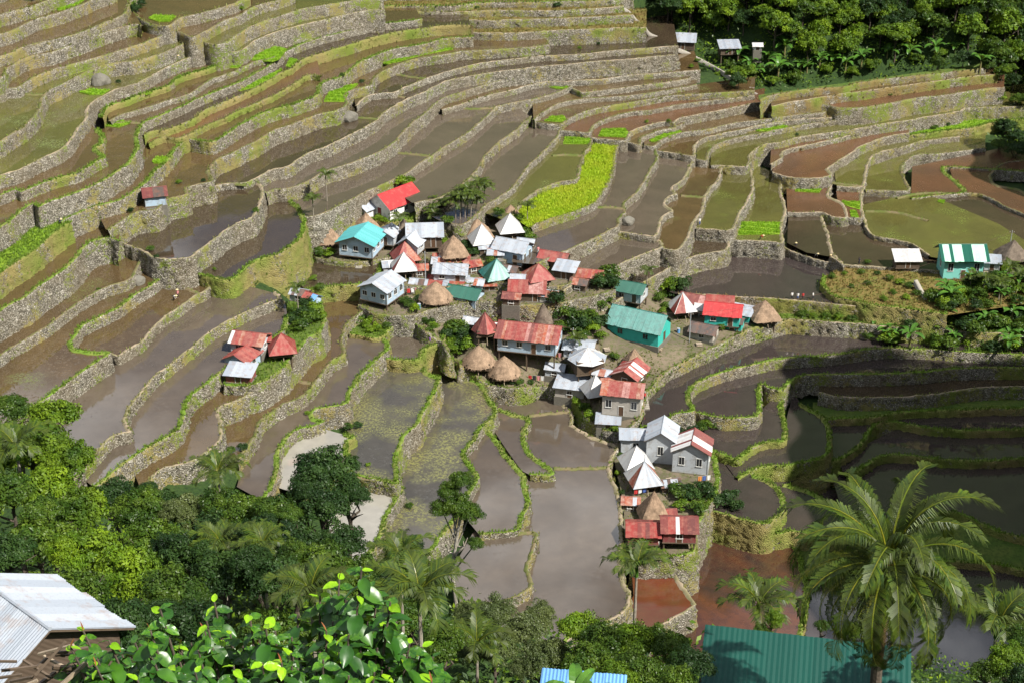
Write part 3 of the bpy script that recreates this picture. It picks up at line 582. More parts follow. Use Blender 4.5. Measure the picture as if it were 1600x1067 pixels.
# ------------------------------------------------------------ the hill itself under and around the terraces
def near_hill(x, y):
    s = np.clip((-x-8)/34, 0, 1); s = s*s*(3-2*s)
    return 119 - .70*y + 15*s*np.clip(1-np.abs(y-70)/90, 0, 1) - 10*np.clip((y-120)/60, 0, 1)
def build_base():
    C = []
    for r in RIMS:
        P, nr = r['P'][::8], r['N'][::8]; hm = r['h']/px_height(np.mean(r['c'][:, 1]), r['z'])
        C.append(np.c_[P+nr*1.0, np.full(len(P), r['z']-max(hm, .5)-1.8)])
        bk = r['poly'][-len(r['back']):]; C.append(np.c_[bk, np.full(len(bk), r['z']-2.0)])
    C = np.vstack(C)
    # beyond the terraces: the wooded hillside behind and the slopes beside
    ex = []
    for x in np.arange(-260, 420, 12.0):
        for y in np.arange(330, 760, 12.0):
            d = np.sqrt((C[:, 0]-x)**2+(C[:, 1]-y)**2); k = np.argmin(d)
            if d[k] > 12: ex.append((x, y, C[k, 2]+1.5+d[k]*.5+min(max((x-30)/60, 0), 1)*(.12*d[k]+.48*max(d[k]-45, 0))))
    nx, ny = np.meshgrid(np.arange(-260, 260, 12.0), np.arange(-60, 175, 12.0)); nx, ny = nx.ravel(), ny.ravel(); nz = near_hill(nx, ny)
    keep = np.array([np.min((C[:, 0]-a)**2+(C[:, 1]-b)**2) > 14**2 for a, b in zip(nx, ny)])
    C = np.vstack([C, np.array(ex), np.c_[nx, ny, nz][keep]])
    # the wooded near slope carries the crowns seen from above
    NS = [(85,655,105,8),(45,700,102,8),(108,720,100,7),(70,770,96,7),(15,775,95,7),(125,800,92,6),(60,850,88,6),(140,870,84,6),(120,930,76,5),(200,900,80,6),(60,940,70,5),(178,775,100,6),(255,790,98,6),(240,850,90,6),(300,800,96,6),(290,870,86,5.5),(345,830,92,6),(400,850,88,6),(460,850,86,6),(350,900,80,5),(270,930,74,5),(430,910,78,5),(500,880,82,6),(560,900,80,6),(610,910,80,6),(300,980,64,5),(420,990,60,5),(190,985,62,5),(540,980,66,5),(640,970,72,5),(690,1010,66,5),(775,960,84,5),(820,985,80,4.5),(770,1010,72,4.5),(850,1030,66,4),(905,985,66,5),(945,1000,64,5),(1020,1000,66,5),(1000,1050,56,4.5),(1080,1040,58,5),(1575,1030,52,5),(1600,1070,48,5),(1210,968,75,5),(1330,985,74,5),(1388,872,56,12)]
    cn = []
    for u, v, d, hh in NS: q = at_dist(u, v, d); cn.append((q.x, q.y, q.z-hh))
    cn = np.array(cn); dd = np.array([np.min(np.hypot(cn[:, 0]-a, cn[:, 1]-b)) for a, b in C[:, :2]]); C = np.vstack([C[dd > 7], cn])
    g = 3.0; xs = np.arange(-270, 430, g); ys = np.arange(-60, 760, g); X, Y = np.meshgrid(xs, ys, indexing='ij')
    Zg = np.zeros(X.size); q = np.c_[X.ravel(), Y.ravel()]
    for a in range(0, len(q), 3000):
        d2 = (q[a:a+3000, None, 0]-C[None, :, 0])**2+(q[a:a+3000, None, 1]-C[None, :, 1])**2
        kth = np.partition(d2, 10, 1)[:, 10:11]
        wgt = np.where(d2 <= kth, 1/(d2+4)**1.5, 0); Zg[a:a+3000] = (wgt*C[None, :, 2]).sum(1)/wgt.sum(1)
    Zg = Zg.reshape(X.shape)
    inv = inpoly(X.ravel(), Y.ravel(), VPOLY).reshape(X.shape); Zg = np.where(inv, np.minimum(Zg, -7.0), Zg)
    # stay below every terrace floor
    for z, poly, r in TERR_PLAN:
        ok = inpoly(X.ravel(), Y.ravel(), poly).reshape(X.shape)
        for sx in (-1, 0, 1):
            for sy in (-1, 0, 1):
                sh = np.roll(np.roll(ok, sx, 0), sy, 1); Zg = np.where(sh, np.minimum(Zg, z-.5), Zg)
    # steep spurs added out of view on the right, shaped to shade bowl and corner
    S_ = lambda q: np.clip(q, 0, 1)**2*(3-2*np.clip(q, 0, 1)); rough = 6*np.sin(X*.11)*np.cos(Y*.09)+3*np.sin(X*.31+Y*.23)
    Zg = np.where(X > 92, np.maximum(Zg, (90+rough)*S_((X-96)/18)*S_((246-Y)/36)-14*(X < 100)), Zg)
    Zg = np.where(X > 122, np.maximum(Zg, (62+rough)*S_((X-126)/18)*S_((348-Y)/24)*S_((Y-280)/24)), Zg)
    return xs, ys, Zg, g
BXS, BYS, BZ, BG = build_base()
def hill_z(x, y):
    i = min(max((x-BXS[0])/BG, 0), len(BXS)-1.001); j = min(max((y-BYS[0])/BG, 0), len(BYS)-1.001); a, b = int(i), int(j); s, t = i-a, j-b
    return BZ[a, b]*(1-s)*(1-t)+BZ[a+1, b]*s*(1-t)+BZ[a, b+1]*(1-s)*t+BZ[a+1, b+1]*s*t
def surf_z(x, y):
    f = floor_at(x, y); h = hill_z(x, y)
    return h if f is None else max(f, h)
_I = np.arange(len(BXS)*len(BYS)).reshape(len(BXS), len(BYS))
_X, _Y = np.meshgrid(BXS, BYS, indexing='ij')
hill = mesh_np('hillside_ground', np.c_[_X.ravel(), _Y.ravel(), BZ.ravel()], np.stack([_I[:-1, :-1], _I[1:, :-1], _I[1:, 1:], _I[:-1, 1:]], -1).reshape(-1, 4), M['forest_ground'], smooth=True)
tag(hill, kind='structure')
# ------------------------------------------------------------ building materials
def sheet(name, a, b, rust=(.20,.075,.035), rustcov=.62, rough=.42, spec=.4, metal=0.0):
    t = NT(name)
    r = t.attr('tone'); col = t.mix(r, a, b)
    co = t.obj()
    n = t.noise(1.3, 4, .65, co=co)
    col = t.mix(t.math('MULTIPLY', t.ramp(n, [(rustcov-.10, 0.0), (rustcov+.14, 1.0)]), .85), col, rust)
    col = t.mix(t.math('MULTIPLY', t.ramp(t.noise(9, 3, .6, co=co), [(.5, 0.0), (.75, 1.0)]), .25), col, tuple(x*.5 for x in a))
    M[name] = t.fin(col, rough, spec, metal)
sheet('silver_sheet', (.25,.28,.325), (.35,.38,.425), (.24,.17,.13), .62, .45, .4)
sheet('white_sheet', (.42,.42,.43), (.54,.54,.53), (.36,.24,.17), .64, .5)
sheet('red_sheet', (.25,.026,.022), (.16,.026,.023), (.27,.10,.075), .50, .6)
sheet('faded_red_sheet', (.34,.17,.15), (.40,.25,.23), (.20,.05,.04), .50, .6)
sheet('bright_red_sheet', (.40,.018,.020), (.34,.017,.02), (.38,.09,.07), .62, .5)
sheet('rust_sheet', (.30,.070,.032), (.20,.048,.030), (.34,.22,.17), .52, .65)
sheet('maroon_sheet', (.16,.035,.030), (.11,.030,.028), (.26,.10,.07), .6, .6)
sheet('teal_sheet', (.030,.165,.145), (.042,.21,.185), (.02,.10,.09), .56)
sheet('turquoise_sheet', (.065,.29,.30), (.085,.34,.35), (.2,.4,.4), .72)
sheet('green_sheet', (.006,.080,.055), (.008,.095,.065), (.02,.08,.06), .75)
sheet('deep_green_sheet', (.003,.046,.035), (.004,.056,.042), (.01,.05,.04), .72, .5, .3)
sheet('blue_sheet', (.10,.25,.50), (.13,.30,.56), (.2,.25,.35), .75)
sheet('dark_sheet', (.055,.045,.042), (.085,.06,.05), (.16,.07,.045), .56, .6)
sheet('palegreen_sheet', (.36,.62,.48), (.42,.68,.54), (.6,.75,.65), .6)
def wallpaint(name, a, dirt=(.20,.17,.13), cov=.62):
    t = NT(name); co = t.obj()
    col = t.mix(t.math('MULTIPLY', t.ramp(t.noise(.9, 4, .65, co=co), [(cov-.12, 0.0), (cov+.15, 1.0)]), .7), a, dirt)
    wv = t.node('ShaderNodeTexWave', i_Scale=2.6, i_Distortion=.3, bands_direction='DIAGONAL'); t.link(co, wv.inputs['Vector'])
    col = t.mix(t.math('MULTIPLY', wv.outputs['Fac'], .14), col, tuple(x*.5 for x in a))
    t.bump(wv.outputs['Fac'], .35, .03); M[name] = t.fin(col, .7, .3)
wallpaint('grey_wall', (.42,.45,.48)); wallpaint('bluegrey_wall', (.36,.47,.58)); wallpaint('white_wall', (.78,.77,.73)); wallpaint('wood_wall', (.085,.06,.042), (.15,.12,.09))
wallpaint('teal_wall', (.045,.42,.36), (.04,.30,.27)); wallpaint('concrete_wall', (.40,.37,.33)); wallpaint('blue_wall', (.10,.22,.45)); wallpaint('maroon_wall', (.20,.05,.05)); wallpaint('turq_wall', (.20,.55,.48), (.2,.45,.4))
def plain(name, c, rough=.6, spec=.4):
    t = NT(name); co = t.obj(); M[name] = t.fin(t.mix(t.ramp(t.noise(4, 3, .6, co=co), [(.4, 0.0), (.7, .6)]), c, tuple(x*.55 for x in c)), rough, spec)
plain('dark_glass', (.02,.023,.028), .12, .6); plain('post_wood', (.11,.08,.055)); plain('pale_wood', (.34,.27,.19)); plain('door_red', (.16,.015,.015)); plain('door_brown', (.10,.055,.03)); plain('frame_white', (.65,.65,.62))
plain('grey_metal', (.35,.37,.39), .4); plain('grey_stone', (.15,.14,.115), .9); plain('cement', (.30,.275,.235), .9)
def thatchmat(name, a, b, c):
    t = NT(name); co = t.obj(); r = t.attr('tone')
    mp = t.node('ShaderNodeMapping'); mp.inputs['Scale'].default_value = (1, 1, .22); t.link(co, mp.inputs['Vector'])
    n = t.noise(7, 4, .7, co=mp.outputs[0]); col = t.mix(r, a, b); col = t.mix(t.ramp(n, [(.4, 0.0), (.7, .8)]), col, c)
    col = t.mix(t.ramp(t.noise(.8, 3, co=co), [(.45, 0.0), (.75, .6)]), col, tuple(x*.5 for x in c)); t.bump(n, .8, .08); M[name] = t.fin(col, .95, .1)
thatchmat('thatch', (.36,.25,.17), (.27,.19,.13), (.15,.105,.07)); thatchmat('thatch_grey', (.20,.16,.125), (.15,.12,.095), (.085,.07,.055))
# ------------------------------------------------------------ building parts
def box_v(x0, x1, y0, y1, z0, z1):
    V = [(x, y, z) for z in (z0, z1) for y in (y0, y1) for x in (x0, x1)]
    return V, [(0, 2, 3, 1), (4, 5, 7, 6), (0, 1, 5, 4), (2, 6, 7, 3), (0, 4, 6, 2), (1, 3, 7, 5)]
def boxes(name, bl, mat, parent):
    V, F = [], []
    for b in bl:
        v, f = box_v(*b); F += [tuple(i+len(V) for i in q) for q in f]; V += v
    return pyd(name, V, F, mat, parent)
def pyd(name, V, F, mat, parent=None, tone=None):
    me = bpy.data.meshes.new(name); me.from_pydata([tuple(v) for v in V], [], [tuple(f) for f in F])
    for m in (mat if isinstance(mat, list) else [mat]): me.materials.append(M[m] if isinstance(m, str) else m)
    a = me.attributes.new('tone', 'FLOAT', 'FACE'); n = len(me.polygons)
    a.data.foreach_set('value', np.full(n, random.random() if tone is None else tone, np.float32) if not isinstance(tone, str) else RNG.random(n).astype(np.float32))
    o = bpy.data.objects.new(name, me); COL.objects.link(o)
    if parent is not None: o.parent = parent
    return o
def tube(p0, p1, r0, r1=None, k=6):
    p0, p1 = Vector(p0), Vector(p1); r1 = r0 if r1 is None else r1; d = (p1-p0).normalized(); a = d.orthogonal().normalized(); b = d.cross(a)
    V = [p0+(a*math.cos(2*math.pi*i/k)+b*math.sin(2*math.pi*i/k))*r0 for i in range(k)]+[p1+(a*math.cos(2*math.pi*i/k)+b*math.sin(2*math.pi*i/k))*r1 for i in range(k)]
    F = [(i, (i+1) % k, k+(i+1) % k, k+i) for i in range(k)]+[tuple(range(k))[::-1], tuple(range(k, 2*k))]
    return V, F
def tubes(name, segs, mat, parent):
    V, F = [], []
    for s in segs:
        v, f = tube(*s); F += [tuple(i+len(V) for i in q) for q in f]; V += v
    return pyd(name, V, F, mat, parent)
def sheet_quad(name, a, b, c, d, mat, parent, waves=6, amp=.03):
    if mat == 'deep_green_sheet': waves, amp = 3, .014
    """corrugated roofing sheet: a-b along the ridge, d-c along the eave"""
    a, b, c, d = map(Vector, (a, b, c, d)); n = (b-a).cross(d-a).normalized()
    if n.z < 0: n = -n
    V, F = [], []; K = waves*2
    for i in range(K+1):
        t = i/K; off = n*(amp if i % 2 else 0)
        V += [a.lerp(b, t)+off, d.lerp(c, t)+off]
    base = len(V)
    V += [v-n*.04 for v in V]
    for i in range(K):
        q = (2*i, 2*i+2, 2*i+3, 2*i+1); F += [q, tuple(base+x for x in q[::-1])]
    F += [(1, 2*K+1, base+2*K+1, base+1), (0, base, base+2*K, 2*K)]
    return pyd(name, V, F, mat, parent)
ROOFM = dict(s='silver_sheet', w='white_sheet', r='red_sheet', b='bright_red_sheet', u='rust_sheet', m='maroon_sheet', t='teal_sheet', q='turquoise_sheet', g='green_sheet', l='blue_sheet', d='dark_sheet', h='deep_green_sheet', f='faded_red_sheet', p='palegreen_sheet')
def opening(parent, kind, side, pos, z0, w, h, L, W, frame='frame_white', leaf=None):
    """window or door set on wall side 'f','b' (long) or 'l','r' (ends); returns the part"""
    hl, hw = L/2, W/2
    def place(bl):
        out = []
        for (a0, a1, d0, d1, z0_, z1_) in bl:
            if side == 'f': out.append((a0, a1, -hw-d1, -hw-d0, z0_, z1_))
            elif side == 'b': out.append((a0, a1, hw+d0, hw+d1, z0_, z1_))
            elif side == 'l': out.append((-hl-d1, -hl-d0, a0, a1, z0_, z1_))
            else: out.append((hl+d0, hl+d1, a0, a1, z0_, z1_))
        return out
    o = boxes(kind, place([(pos-w/2, pos+w/2, -.05, .02, z0, z0+h)]), leaf or ('dark_glass' if kind == 'window' else 'door_brown'), parent)
    t = .07
    boxes('frame', place([(pos-w/2-t, pos+w/2+t, 0, .06, z0+h, z0+h+t), (pos-w/2-t, pos-w/2, 0, .06, z0, z0+h), (pos+w/2, pos+w/2+t, 0, .06, z0, z0+h)] + ([(pos-w/2-t-.04, pos+w/2+t+.04, 0, .12, z0-t, z0), (pos-.025, pos+.025, .021, .05, z0, z0+h)] if kind == 'window' else [])), frame, o)
    return o
def gable_house(name, label, uv, L, W, hw, rise, rot, roof, wall, stilt=0.0, over=.45, win=(2, 1), door='f', cat='house', group=None, single=False, base=True, doorleaf=None, z=None, frame='frame_white'):
    g = pix_ground(*uv) if z is None else None
    if z is not None: x, y = at_z(uv[0], uv[1], z); g = (float(x), float(y), z)
    h = empty(name, g, math.radians(rot)); tag(h, label, cat, group)
    hl, ww, z0, z1 = L/2, W/2, stilt, stilt+hw
    if stilt > 0:
        for sx in (-1, 0, 1) if L > 5 else (-1, 1):
            for sy in (-1, 1): boxes('post', [(sx*(hl-.2)-.11, sx*(hl-.2)+.11, sy*(ww-.2)-.11, sy*(ww-.2)+.11, -2.5, z0)], 'post_wood' if wall != 'white_wall' else 'white_wall', h)
        boxes('floor_deck', [(-hl-.1, hl+.1, -ww-.1, ww+.1, z0-.16, z0-.003)], 'post_wood', h)
    elif base: boxes('stone_base', [(-hl-.15, hl+.15, -ww-.15, ww+.15, -3.0, .12)], 'grey_stone', h)
    # walls with the gable triangles in one shell
    if single:
        zt = [z1, z1, z1+rise, z1+rise]
        V = [(-hl, -ww, z0), (hl, -ww, z0), (hl, ww, z0), (-hl, ww, z0), (-hl, -ww, z1), (hl, -ww, z1), (hl, ww, z1+rise), (-hl, ww, z1+rise)]
        F = [(0, 1, 5, 4), (1, 2, 6, 5), (2, 3, 7, 6), (3, 0, 4, 7), (3, 2, 1, 0), (4, 5, 6, 7)]
    else:
        V = [(-hl, -ww, z0), (hl, -ww, z0), (hl, ww, z0), (-hl, ww, z0), (-hl, -ww, z1), (hl, -ww, z1), (hl, ww, z1), (-hl, ww, z1), (-hl, 0, z1+rise), (hl, 0, z1+rise)]
        F = [(0, 1, 5, 4), (1, 2, 6, 9, 5), (2, 3, 7, 6), (3, 0, 4, 8, 7), (3, 2, 1, 0)]
    pyd('wall', V, F, wall, h)
    if wall in ('grey_wall', 'bluegrey_wall'):                       # corner battens of the sheet-metal walls
        for sx in (-1, 1):
            for sy in (-1, 1): boxes('corner_batten', [(sx*hl-.06, sx*hl+.06, sy*ww-.06, sy*ww+.06, z0, z1)], 'grey_metal', h)
    nl, ne = win
    for i in range(nl):
        p = -hl+L*(i+.5)/nl
        if door == 'f' and i == nl//2 and nl > 1: continue
        opening(h, 'window', 'f', p, z0+hw*.38, min(.95, L/nl*.5), hw*.34, L, W, frame)
        opening(h, 'window', 'b', p, z0+hw*.38, min(.95, L/nl*.5), hw*.34, L, W, frame)
    for i in range(ne):
        p = -ww+W*(i+.5)/ne
        for sd in 'lr':
            if sd != door: opening(h, 'window', sd, p, z0+hw*.38, min(.85, W/ne*.5), hw*.34, L, W, frame)
    if door in 'fb': opening(h, 'door', door, (-hl+L*(nl//2+.5)/max(nl, 1)) if nl > 1 else 0, z0+.02, .85, min(1.9, hw*.78), L, W, frame, doorleaf)
    elif door in 'lr': opening(h, 'door', door, 0, z0+.02, 1.0, min(2.0, hw*.8), L, W, frame, doorleaf)
    # roof: sheets nailed over rafters, ridge cap
    rl = hl+over; ns = max(4, round(2*rl/.62)); slope = rise/(W if single else ww)
    if single:
        roofo = boxes('roof', [(-rl, rl, ww+over-.12, ww+over, z1+rise+over*slope-.12, z1+rise+over*slope-.01)], 'post_wood', h)
        for i in range(ns):
            a, b = -rl+2*rl*i/ns, -rl+2*rl*(i+1)/ns; k = roof[i % len(roof)] if random.random() < .6 else random.choice(roof); dz = .012*(i % 2)+.03
            sheet_quad('roof_sheet', (a, ww+over, z1+rise+over*slope+dz), (b+.03, ww+over, z1+rise+over*slope+dz), (b+.03, -ww-over, z1-over*slope+dz), (a, -ww-over, z1-over*slope+dz), ROOFM[k], roofo)
    else:
        zr = z1+rise+.05
        caps = [((-rl, 0, zr+.04), (rl, 0, zr+.04), .07)]
        V, F = tube((-rl-.03, 0, zr+.05), (rl+.03, 0, zr+.05), .085, None, 6); roofo = pyd('roof', V, F, ROOFM[roof[0]], h)
        half = len(roof)//2 if '|' not in roof else roof.index('|')
        fr, bk = (roof.split('|')+[roof])[:2] if '|' in roof else (roof, roof)
        for s, pat in ((-1, fr), (1, bk)):
            for i in range(ns):
                a, b = -rl+2*rl*i/ns, -rl+2*rl*(i+1)/ns; dz = .012*(i % 2); zz = z1-over*slope+.05+dz+random.uniform(-.02, .02); e_ = s*(ww+over)*random.uniform(.97, 1.03)
                k = pat[i*len(pat)//ns] if random.random() < .45 else random.choice(pat)
                sheet_quad('roof_sheet', (a, s*.02, zr+dz+.03), (b+.03, s*.02, zr+dz+.03), (b+.03, e_, zz), (a, e_, zz), ROOFM[k], roofo, waves=5)
        for sx in (-1, 1):                                           # barge boards
            V, F = [], []
            for s in (-1, 1):
                v, f = tube((sx*(rl-.02), 0, zr-.06), (sx*(rl-.02), s*(ww+over), z1-over*slope-.02), .05, None, 4); F += [tuple(i+len(V) for i in q) for q in f]; V += v
            pyd('barge_board', V, F, 'post_wood' if wall != 'white_wall' else 'frame_white', roofo)
    return h
def pyramid_hut(name, label, uv, w, rise, rot, roof, stilt=1.5, cat='hut', round_=False, thatch=None, apex=0.0, group=None, z=None, trim=None, hw=1.1):
    g = pix_ground(*uv) if z is None else None
    if z is not None: x, y = at_z(uv[0], uv[1], z); g = (float(x), float(y), z)
    h = empty(name, g, math.radians(rot)); tag(h, label, cat, group)
    b = w*.5*.68
    for sx in (-1, 1):
        for sy in (-1, 1): V, F = tube((sx*b*.85, sy*b*.85, -2.0), (sx*b*.85, sy*b*.85, stilt), .13, .12, 8); pyd('post', V, F, 'post_wood', h)
    boxes('floor_deck', [(-b-.15, b+.15, -b-.15, b+.15, stilt-.15, stilt)], 'post_wood', h)
    wl = boxes('wall', [(-b, b, -b, b, stilt+.003, stilt+hw)], 'wood_wall', h)
    pl = max(3, int(2*b/.3))
    for i in range(pl): boxes('plank', [(-b+2*b*i/pl+.015, -b+2*b*(i+1)/pl-.015, -b-.035, -b-.002, stilt+.05, stilt+hw-.03)], 'post_wood', wl)
    opening(h, 'door', 'f', 0, stilt+.02, .7, hw*.8, 2*b, 2*b+.08, 'post_wood')
    V, F = tube((0, -b-.5, stilt-.1), (0, -b-1.1, -.1), .05, .05, 5); lad = pyd('ladder', V, F, 'pale_wood', h)
    z0 = stilt+(hw*.55 if hw < 1.5 else hw-.35); zt = z0+rise
    if thatch:
        ns, nr = 28, 9; V, F = [], []
        for k in range(nr+1):
            t = k/nr; r = (w/2)*(1-t)**.92*(1.0+.06*math.sin(t*3.1))+.05
            for i in range(ns):
                a = 2*math.pi*i/ns
                if round_: rr = r
                else:
                    c, s = abs(math.cos(a)), abs(math.sin(a)); rr = r*min(1/max(c, s), 1.27)*(.88+.12*(1-t))
                rr *= 1+random.uniform(-.028, .028)
                V.append((rr*math.cos(a), rr*math.sin(a), z0+rise*t+random.uniform(-.05, .05)-(.1*random.random() if k == 0 else 0)))
        V.append((0, 0, zt+.12))
        for k in range(nr):
            for i in range(ns): F.append((k*ns+i, k*ns+(i+1) % ns, (k+1)*ns+(i+1) % ns, (k+1)*ns+i))
        for i in range(ns): F.append((nr*ns+i, nr*ns+(i+1) % ns, len(V)-1))
        V0 = len(V)
        for i in range(ns): V.append((V[i][0]*.9, V[i][1]*.9, z0-.22))
        for i in range(ns): F.append((i, V0+i, V0+(i+1) % ns, (i+1) % ns))
        F.append(tuple(range(V0, V0+ns))[::-1])
        ro = pyd('roof', V, F, thatch, h, tone='r')
        # straw ends along the slopes and eaves
        V, F = [], []
        for _ in range(420):
            t = random.random()**1.6*.95; a = random.uniform(0, 2*math.pi); r = (w/2)*(1-t)**.92
            c, s = abs(math.cos(a)), abs(math.sin(a)); rr = r*(1 if round_ else min(1/max(c, s), 1.27)*.97)+.05
            p = Vector((rr*math.cos(a), rr*math.sin(a), z0+rise*t+.02)); d = Vector((math.cos(a)*w*.5, math.sin(a)*w*.5, -rise)).normalized(); sd = d.cross(Vector((0, 0, 1))).normalized()*random.uniform(.04, .09)
            q = p+d*random.uniform(.3, .6)+Vector((0, 0, .05)); i0 = len(V); V += [p-sd, p+sd, q]; F.append((i0, i0+1, i0+2))
        o = pyd('straw', V, F, thatch, ro, tone='r'); o['kind'] = 'stuff'
    else:
        ro = pyd('roof', *tube((0, 0, zt-.25), (0, 0, zt+.25+apex), .12, .02, 6), ROOFM[roof[0]], h)
        n = 8 if round_ else 4; R_ = w/2*(1.0 if round_ else 1.414); off = 0 if round_ else math.pi/4
        for i in range(n):
            a0, a1 = off+2*math.pi*i/n, off+2*math.pi*(i+1)/n; k = roof[i % len(roof)]; parts = 2 if n == 4 else 1
            for q in range(parts):
                t0, t1 = q/parts, (q+1)/parts
                A = Vector((R_*math.cos(a0), R_*math.sin(a0), z0)); B = Vector((R_*math.cos(a1), R_*math.sin(a1), z0)); e0, e1 = A.lerp(B, t0), A.lerp(B, t1)
                T = Vector((0, 0, zt)); kk = roof[(i*parts+q) % len(roof)]
                nrm = (e1-e0).cross(T-e0).normalized(); K = 4; V, F = [], []
                for j in range(K+1):
                    e = e0.lerp(e1, j/K); o_ = nrm*(.03 if j % 2 else 0); V += [e+o_, T.lerp(e, .04)+o_*.2, e+o_-nrm*.05]
                for j in range(K): F += [(3*j, 3*j+3, 3*j+4, 3*j+1), (3*j+2, 3*j+5, 3*j+3, 3*j)]
                pyd('roof_sheet', V, F, ROOFM[kk], ro)
            V, F = tube((R_*math.cos(a0), R_*math.sin(a0), z0+.03), (0, 0, zt+.03), .06, .05, 4); pyd('ridge_cap', V, F, ROOFM[trim or roof[0]], ro)
        V = [(R_*.97*math.cos(off+2*math.pi*i/n), R_*.97*math.sin(off+2*math.pi*i/n), z0-.02) for i in range(n)]; pyd('eave_board', V+[(x, y, zz-.1) for x, y, zz in V], [tuple(range(n))]+[(i, (i+1) % n, n+(i+1) % n, n+i) for i in range(n)]+[tuple(range(n, 2*n))[::-1]], 'post_wood', ro)
    return h
# ------------------------------------------------------------ the village
G, P = gable_house, pyramid_hut
G('church', 'white church with long bright red gable roof and dark red door', (618,330), 8.6, 6.0, 2.7, 2.0, 48, 'b', 'white_wall', door='l', doorleaf='door_red', win=(3, 0), cat='church')
G('annex_shed', 'small white shed with grey sheet roof beside the church door', (573,336), 3.4, 3.4, 1.9, .9, 52, 's', 'white_wall', door='l', win=(0, 0), cat='shed')
G('stilt_house', 'open white-railed house with pale grey gable roof behind the thatch hut', (517,350), 5.4, 5.0, 2.0, 1.5, 76, 's', 'wood_wall', stilt=1.4, win=(0, 0), door='l', cat='house')
P('thatched_hut', 'brown thatched hut just left of the turquoise-roofed house', (514,384), 4.6, 3.1, 12, '', 0.60, thatch='thatch')
P('thatched_hut', 'thatched hut peeking out behind the turquoise-roofed house', (573,366), 5.0, 3.2, 30, '', 0.60, thatch='thatch')
G('turquoise_roofed_house', 'large house with turquoise roof and pale blue walls above the village pond', (566,398), 6.2, 6.6, 2.9, 1.3, 74, 'q', 'bluegrey_wall', stilt=.9, over=.7, win=(3, 3), door='b')
G('grey_lean_to', 'small grey sheet house against the turquoise-roofed house', (607,386), 3.6, 3.4, 1.9, .9, 74, 's', 'grey_wall', stilt=1.2, win=(0, 1), door='l')
P('thatched_hut', 'narrow grey weathered thatched hut left of the silver-roofed house', (632,378), 4.2, 3.6, 20, '', 0.60, thatch='thatch_grey')
G('silver_roofed_house', 'wide silver sheet-roofed house in the middle of the village with small raised vent', (664,388), 6.4, 5.0, 2.4, 1.5, 4, 's', 'wood_wall', stilt=1.2, win=(2, 1))
G('silver_gable_house', 'silver gabled wing in front of wide silver-roofed house', (645,398), 4.4, 3.8, 2.0, 1.3, 70, 's', 'grey_wall', stilt=1.0, win=(1, 1), door='l')
P('metal_roof_hut', 'hut with steep red pyramid roof behind the white pyramid hut', (634,416), 5.0, 3.3, 18, 'rurr', 1.3)
P('metal_roof_hut', 'hut with dirty white pyramid roof and one red patch', (632,433), 4.5, 3.0, 10, 'wwwr', 1.4)
P('thatched_hut', 'pointed thatched hut above the rusty red strip roof', (709,404), 5.2, 3.5, 14, '', 0.60, thatch='thatch')
G('rusty_shed', 'long low shed with streaked red and white rusty roof under pointed thatch', (705,418), 6.4, 2.6, 1.5, .5, -2, 'uwfr', 'wood_wall', single=True, win=(0, 0), door='f', cat='shed')
G('silver_cottage', 'cottage with plain silver gable roof between two rusty red roofs', (705,435), 5.8, 3.8, 1.9, 1.0, -6, 's', 'grey_wall', win=(2, 1))
G('rusty_shed', 'low shed with red and silver patched roof above the big round thatch', (700,452), 7.0, 2.8, 1.5, .5, -4, 'rrurrss', 'wood_wall', single=True, win=(2, 0), cat='shed')
P('thatched_hut', 'big rounded brown thatched hut right of the blue-grey house', (681,473), 6.2, 3.2, 8, '', 0.45, thatch='thatch', round_=True)
G('bluegrey_house', 'two-storey blue-grey metal house with grey roof beside grassy pond edge', (598,472), 5.8, 5.6, 2.6, 1.2, 62, 's', 'bluegrey_wall', stilt=1.2, win=(3, 3), door='r')
G('green_roofed_house', 'house with smooth dark green roof and pale blue walls near the round thatch', (727,482), 5.8, 4.2, 2.3, 1.0, -22, 'g', 'bluegrey_wall', stilt=1.0, win=(2, 1))
P('metal_roof_hut', 'hut with teal green pyramid roof in the village centre', (776,444), 5.4, 3.2, 20, 'tttg', 1.3)
G('orange_shed', 'tiny shed with bright orange rust roof by the teal pyramid hut', (760,452), 3.0, 2.0, 1.2, .4, 4, 'u', 'wood_wall', single=True, win=(0, 0), cat='shed')
P('thatched_hut', 'wide thatched hut behind the white pyramid near the tall areca palms', (746,374), 5.6, 3.1, 14, '', 0.50, thatch='thatch')
P('metal_roof_hut', 'clean white pyramid-roofed hut in front of the wide thatch', (753,390), 4.7, 3.3, 16, 'w', 1.3)
P('thatched_hut', 'thatched hut at the back of the village behind white pyramid hut', (798,350), 5.0, 2.9, 8, '', 0.50, thatch='thatch')
P('metal_roof_hut', 'white pyramid-roofed hut highest up the village', (797,372), 4.9, 3.2, 12, 'ww', 1.3)
G('silver_roofed_house', 'pale two-storey house with silver roof at the edge of grey pond', (801,412), 6.0, 4.6, 2.7, 1.2, -24, 's', 'bluegrey_wall', stilt=1.0, win=(2, 2))
P('metal_roof_hut', 'hut with dented red pyramid roof right of the silver-roofed pond house', (841,446), 5.0, 2.6, 20, 'rrur', 1.2)
G('red_roofed_house', 'house with silver ridge and red rusty front roof slope below red pyramid', (824,464), 6.2, 4.4, 2.0, 1.3, -4, 'rrfr|s', 'wood_wall', win=(2, 1))
G('red_roofed_house', 'small dark house with maroon and pink gable roof by the pond corner', (866,417), 5.0, 3.4, 2.1, .9, -22, 'rrm', 'wood_wall', win=(2, 0))
G('silver_shed', 'dark shed with clean silver slanting roof beside maroon-roofed house', (884,432), 3.6, 3.0, 1.8, .6, -18, 's', 'wood_wall', single=True, win=(0, 0), cat='shed')
